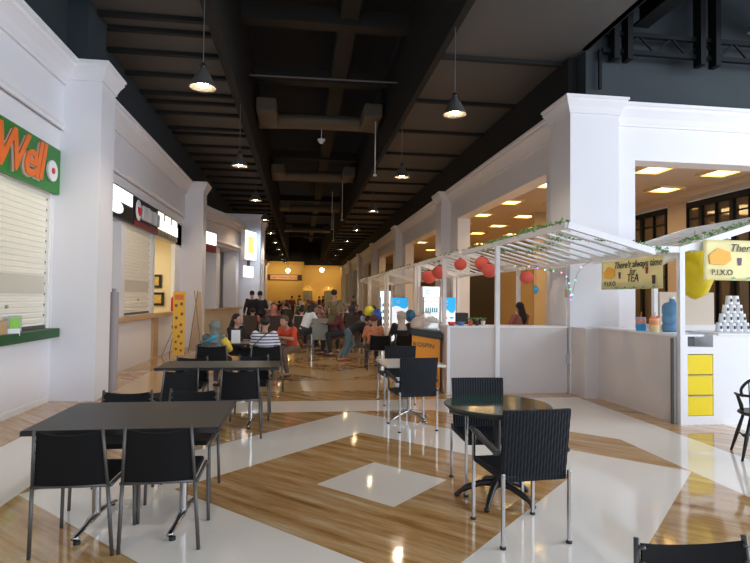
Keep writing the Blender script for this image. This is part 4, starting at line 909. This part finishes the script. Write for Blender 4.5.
    if part == 'hijab':
        ell(bm, hd+V((0, -.015, .03)), (.116, .122, .128)); tube(bm, [hd+V((0, -.01, -.02)), hd-V((0, .02, .13)), hd-V((0, .03, .22)), hd-V((0, .04, .30))], [.10, .11, .17, .19], 16, .75)
        b = remesh(bm, .02)
        for v in b.verts:
            l = v.co-hd
            if l.y > .07 and -.08 < l.z < .08 and abs(l.x) < .055: v.co.y = hd.y+.062
            else: v.co += V((0, 0, 0)) + l.normalized()*.006*math.sin(l.z*60+l.x*20)
        return b
CACHE = {}
def pmesh(pose, part, g):
    k = (pose, part, g)
    if k not in CACHE:
        bm = pgeom(pose, part, g); bmesh.ops.recalc_face_normals(bm, faces=bm.faces); me = bpy.data.meshes.new(part); bm.to_mesh(me); bm.free()
        for q in me.polygons: q.use_smooth = True
        me.materials.append(SKIN); CACHE[k] = me
    return CACHE[k]
def cm(c, r=.8): return mat('cloth%s' % (c,), c, r, var=.12, scale=25)
def person(label, loc, rz, pose, top, topc, legc, head, headc, scale=1, skirt=None, group=None, shoes=(.03, .02, .02)):
    t = thing('person', label, 'person', loc, rz, group); t.scale = (scale,)*3
    def add(name, part, g, m):
        o = bpy.data.objects.new(name, pmesh(pose, part, g)); C.objects.link(o); o.parent = t; o.material_slots[0].link = 'OBJECT'; o.material_slots[0].material = m; return o
    add('body', 'body', 0, SKIN); add(top, top, .013, topc if not isinstance(topc, tuple) else cm(topc)); add('trousers', 'trousers', .010, cm(legc))
    add('hijab' if head == 'hijab' else 'hair', head, 0, cm(headc, .6))
    p = POSE[pose]; hd = V(p['hd'])
    k = ('shoe', pose)
    for a in p['an']:
        bm = B(); a = V(a); tube(bm, [a+V((0, -.06, -.055)), a+V((0, .06, -.055)), a+V((0, .18, -.062))], [.034, .045, .03], 10, .8)
        for v in bm.verts: v.co.z = max(v.co.z, .0)
        obj('shoe', bm, cm(shoes, .5), t, smooth=True)
    bm = B()
    for s in (-1, 1): ell(bm, hd+V((s*.03, .085, .02)), (.011, .008, .006), u=8, v=6)
    obj('eyes', bm, BLACK, t)
    bm = B(); ell(bm, hd+V((0, .085, -.052)), (.022, .009, .007), u=8, v=6); obj('mouth', bm, mat('lips', (.35, .1, .08), .5), t)
    return t
STR = mat('striped cotton', (.75, .75, .78), .8)
nt = STR.node_tree; tc = nt.nodes.new('ShaderNodeTexCoord'); sp_ = nt.nodes.new('ShaderNodeSeparateXYZ'); mm = nt.nodes.new('ShaderNodeMath'); mm.operation = 'FLOORED_MODULO'; mm.inputs[1].default_value = .055
m2 = nt.nodes.new('ShaderNodeMath'); m2.operation = 'LESS_THAN'; m2.inputs[1].default_value = .020; mx = nt.nodes.new('ShaderNodeMix'); mx.data_type = 'RGBA'; mx.inputs[6].default_value = (.78, .78, .82, 1); mx.inputs[7].default_value = (.04, .05, .14, 1)
nt.links.new(tc.outputs['Object'], sp_.inputs[0]); nt.links.new(sp_.outputs[2], mm.inputs[0]); nt.links.new(mm.outputs[0], m2.inputs[0]); nt.links.new(m2.outputs[0], mx.inputs[0]); nt.links.new(mx.outputs[2], nt.nodes['Principled BSDF'].inputs['Base Color'])
PAT = mat('grey patterned scarf', (.16, .17, .15), .8, var=.7, scale=22)
FLO = mat('orange print', (.6, .2, .10), .8, var=.8, scale=16)
pz = person('seated person in grey patterned hijab and yellow top, back to camera, at the brown table', (-1.43, 9.52, 0), -.25, 'sit', 'jacket', PAT, (.05, .06, .08), 'hijab', (.17, .18, .16), .9)
bm = B(); tube(bm, curve([(-.22, -.07, .90), (-.05, -.16, .92), (.08, -.17, 1.0), (.13, -.12, 1.05)], 4), [.03]*4+[.05]*5+[.02]*4, 10, .5); obj('turquoise_shawl', bm, cm((.02, .45, .62)), pz, smooth=True)
person('seated person with long black hair and black top facing right at the brown table', (-1.22, 10.75, 0), PI+1.0, 'sit', 'jacket', (.012, .012, .015), (.02, .02, .03), 'long_hair', (.008, .006, .006), .96)
bm = B(); tube(bm, [(.16, -.02, .96), (.23, .04, .84), (.255, .09, .75), (.22, .2, .74)], [.075, .075, .066, .05], 12); obj('yellow_sleeve', bm, cm((.75, .52, .06)), pz, smooth=True)
pz = person('seated person in white and navy striped shirt with black strap, back to camera', (-.60, 9.52, 0), -.1, 'sit', 'shirt', STR, (.20, .15, .10), 'short_hair', (.008, .007, .007), .95, shoes=(.55, .2, .2))
bm = B(); tube(bm, curve([(-.16, -.15, .80), (-.04, -.155, .92), (.08, -.13, 1.02), (.11, -.02, 1.06)], 4), .014, 8, .6); obj('shoulder_strap', bm, BLACK, pz)
person('seated person in red shirt with brown hair bending towards the striped shirt man', (-.15, 11.2, 0), PI-.7, 'lean', 'shirt', (.60, .07, .03), (.15, .10, .07), 'short_hair', (.10, .05, .03), .98)
person('seated person in white long sleeved shirt in the middle of the hall', (.1, 15.6, 0), -1.2, 'lean', 'jacket', (.75, .80, .90), (.03, .04, .07), 'long_hair', (.02, .012, .01), 1.15)
pz = person('standing person in olive shirt with backpack straps, back to the camera', (.94, 15.6, 0), 0, 'stand', 'shirt', (.20, .16, .09), (.02, .02, .02), 'short_hair', (.008, .006, .006), 1.06)
bm = B()
for s in (-1, 1): tube(bm, curve([(s*.13, -.10, 1.38), (s*.04, -.135, 1.25), (-s*.08, -.135, 1.05), (-s*.12, -.12, 1.0)], 4), .014, 8, .6)
obj('backpack_straps', bm, BLACK, pz)
bm = B(); tube(bm, [(0, 0, .98), (0, .0, .75), (0, 0, .5)], [.19, .20, .21], 20, .8); obj('green_apron', bm, cm((.01, .07, .04)), pz, smooth=True)
person('person in black jacket and blue jeans bending forward beside the table', (1.18, 13.6, 0), -PI/2+.1, 'stoop', 'jacket', (.012, .012, .014), (.10, .16, .20), 'short_hair', (.02, .012, .01), .95, shoes=(.3, .08, .04))
person('seated person in orange and white print top beyond the left of two black chairs', (1.62, 12.05, 0), 0, 'sit', 'jacket', FLO, (.05, .05, .06), 'short_hair', (.10, .03, .02), .92)
person('seated person in pale beige hijab and black top, back to camera', (2.24, 12.05, 0), 0, 'sit', 'jacket', (.015, .015, .02), (.05, .05, .06), 'hijab', (.50, .42, .36), .98)
person('seated person in maroon jacket facing left beside the olive shirt man', (1.12, 14.9, 0), PI/2+.3, 'lean', 'jacket', (.10, .02, .025), (.02, .02, .03), 'hijab', (.12, .09, .03), 1.1)
person('seated person with black hair and red patterned shirt inside the stall behind the long counter', (4.35, 10.45, .33), .35, 'sit', 'jacket', mat('red print', (.35, .12, .09), .8, var=.8, scale=30), (.03, .03, .03), 'long_hair', (.006, .006, .006), .92)
person('standing person in black uniform, left of the pair before the curved shop', (-1.78, 20.6, 0), .3, 'stand', 'jacket', (.02, .018, .018), (.015, .015, .015), 'short_hair', (.01, .01, .01), 1.05)
person('standing person in black shirt with pale print, right of the pair before the curved shop', (-1.42, 19.6, 0), 0, 'stand', 'shirt', (.012, .014, .02), (.012, .012, .015), 'short_hair', (.01, .01, .01), 1.04)
person('standing person in black behind the wood counter of the curved shop', (-3.65, 19.1, 0), -PI/2, 'stand', 'jacket', (.015, .015, .015), (.02, .02, .02), 'hijab', (.02, .02, .02), 1.0)
person('person in orange top leaning behind the wood counter of the curved shop', (-3.25, 21.7, 0), -PI/2, 'stand', 'shirt', (.7, .15, .05), (.02, .02, .02), 'short_hair', (.01, .01, .01), .9)
bm = B(); box(bm, 4.0, 4.5, 10.2, 10.7, 0, .78); tag(obj('stool', bm, BLACK, bevel=.02), 'black block stool carrying the stall keeper behind the long counter', 'stool')
# yellow and blue balloons by the far counter
for x, y, z, c, lab in ((1.78, 14.2, 1.22, (.75, .72, .05), 'yellow balloon above the person in orange print'), (1.95, 14.0, 1.14, (.03, .1, .45), 'blue balloon beside the yellow one'), (2.55, 12.6, 1.16, (.02, .14, .28), 'teal blue balloon right of the left blue sign')):
    t = thing('balloon', lab, 'balloon', (x, y, z)); bm = B(); ell(bm, (0, 0, 0), (.13, .13, .15)); lathe(bm, [(.0, -.14), (.02, -.18), (0, -.18)]); obj('balloon_skin', bm, mat('bal%s' % (c,), c, .3), t, smooth=True)
    bm = B(); tube(bm, [(0, 0, -.18), (0, 0, -z)], .006, 5); obj('stick', bm, WP, t)
# ------------------------------------------------------------------ far diners
DCH = thing('dining_chair', 'tall grey fabric backed chair in the middle of the hall', 'chair', (.55, 15.0, 0), -.1)
bm = B(); box(bm, -.21, .21, -.25, -.19, .42, 1.0); obj('backrest', bm, mat('grey chair fabric', (.22, .23, .22), .8), DCH, bevel=.015)
bm = B(); box(bm, -.21, .21, -.22, .22, .42, .49); obj('seat', bm, mat('brown chair fabric', (.05, .03, .025), .8), DCH, bevel=.015)
for sx in (-1, 1):
    for sy in (-1, 1): bm = B(); box(bm, sx*.19-.015, sx*.19+.015, sy*.2-.015, sy*.2+.015, 0, .42); obj('leg', bm, GREYM, DCH)
bm = B(); ell(bm, (.92, 14.8, .62), (.12, .06, .22)); tag(obj('handbag', bm, mat('bag maroon', (.12, .02, .035), .5), smooth=True, bevel=0), 'maroon bag hanging beside the tall grey chair', 'bag')
BR = mat('dark brown chair fabric', (.05, .035, .028), .8)
tops = [((.55, .16, .13), 'coral'), ((.62, .55, .50), 'pale'), ((.03, .03, .05), 'navy'), ((.35, .05, .05), 'dark red'), ((.10, .16, .10), 'green'), ((.55, .30, .10), 'mustard'), ((.30, .14, .12), 'brown'), ((.06, .12, .16), 'teal'), ((.02, .02, .02), 'black'), ((.45, .40, .48), 'lilac'), ((.6, .62, .66), 'white')]
heads = [('short_hair', (.01, .008, .008), 'black hair'), ('hijab', (.50, .18, .14), 'coral hijab'), ('hijab', (.04, .03, .05), 'dark hijab'), ('short_hair', (.05, .025, .015), 'brown hair'), ('hijab', (.5, .42, .35), 'beige hijab')]
k = 0; rows_ = [(17.6, 'nearest'), (21.2, 'second'), (25, 'third'), (29, 'fourth'), (34, 'fifth'), (40, 'sixth'), (47, 'farthest')]
T0 = None
for ri, (y, nm) in enumerate(rows_):
    for ci, (x, side) in enumerate(((-1.2, 'left'), (.35, 'middle'), (1.9, 'right'))):
        if ri == 1 and ci == 0: continue
        if ri == 2 and ci == 0: x = -.95
        lab = 'brown dining table in the far crowd, %s row, %s' % (nm, side)
        if T0 is None:
            T0 = thing('far_table', lab, 'table', (x, y, 0), 0, 'brown dining tables in the far crowd')
            bm = B(); box(bm, -.6, .6, -.35, .35, .71, .745); obj('tabletop', bm, DWOOD, T0); bm = B(); tube(bm, [(0, 0, 0), (0, 0, .71)], .04, 10); obj('column', bm, CHROME, T0); bm = B(); box(bm, -.25, .25, -.25, .25, 0, .03); obj('base', bm, GREYM, T0)
        else: dup(T0, (x, y, 0), 0, lab)
        for si, (dx, dy, rz) in enumerate(((-.34, -.66, 0), (.3, .66, PI), (.38, -.66, .1))):
            if si == 2 and (ri+ci) % 2: continue
            c, cn = tops[(k*7+ri) % 11]; h, hc, hn = heads[(k*3+ci) % 5]
            px, py = x+dx+random.uniform(-.06, .06), y+dy
            dup(DCH, (px, py, 0), rz, 'brown chair under %s topped diner, %s row %s table, %s' % (cn, nm, side, ('near side left', 'far side', 'near side right')[si]), 'brown fabric chairs in the far crowd', {'backrest': BR})
            ls = {'short_hair': '', 'hijab': ''}
            person('distant %s topped diner with %s, %s row, %s table, %s' % (cn, hn, nm, side, ('near side left', 'far side', 'near side right')[si]), (px, py+(.02 if rz < 1 else -.02), 0), rz+random.uniform(-.3, .3), 'sit' if k % 3 else 'lean', 'jacket', c, (.03, .03, .04), h, hc, random.uniform(.97, 1.06), group='distant diners in the far crowd')
            k += 1
for i, (x, y, c, n) in enumerate(((-.6, 38, (.25, .05, .05), 'red'), (-.1, 43, (.02, .02, .02), 'black'), (1.5, 45, (.05, .05, .07), 'navy'), (2.4, 38, (.3, .2, .08), 'tan'), (2.9, 30, (.10, .09, .05), 'olive'), (2.0, 50, (.02, .02, .02), 'dark'))):
    person('distant standing person in %s clothes at the back of the crowd' % n, (x, y, 0), i, 'stand', 'shirt', c, (.03, .03, .03), 'short_hair', (.01, .01, .01), random.uniform(.95, 1.0), group='distant standing people')
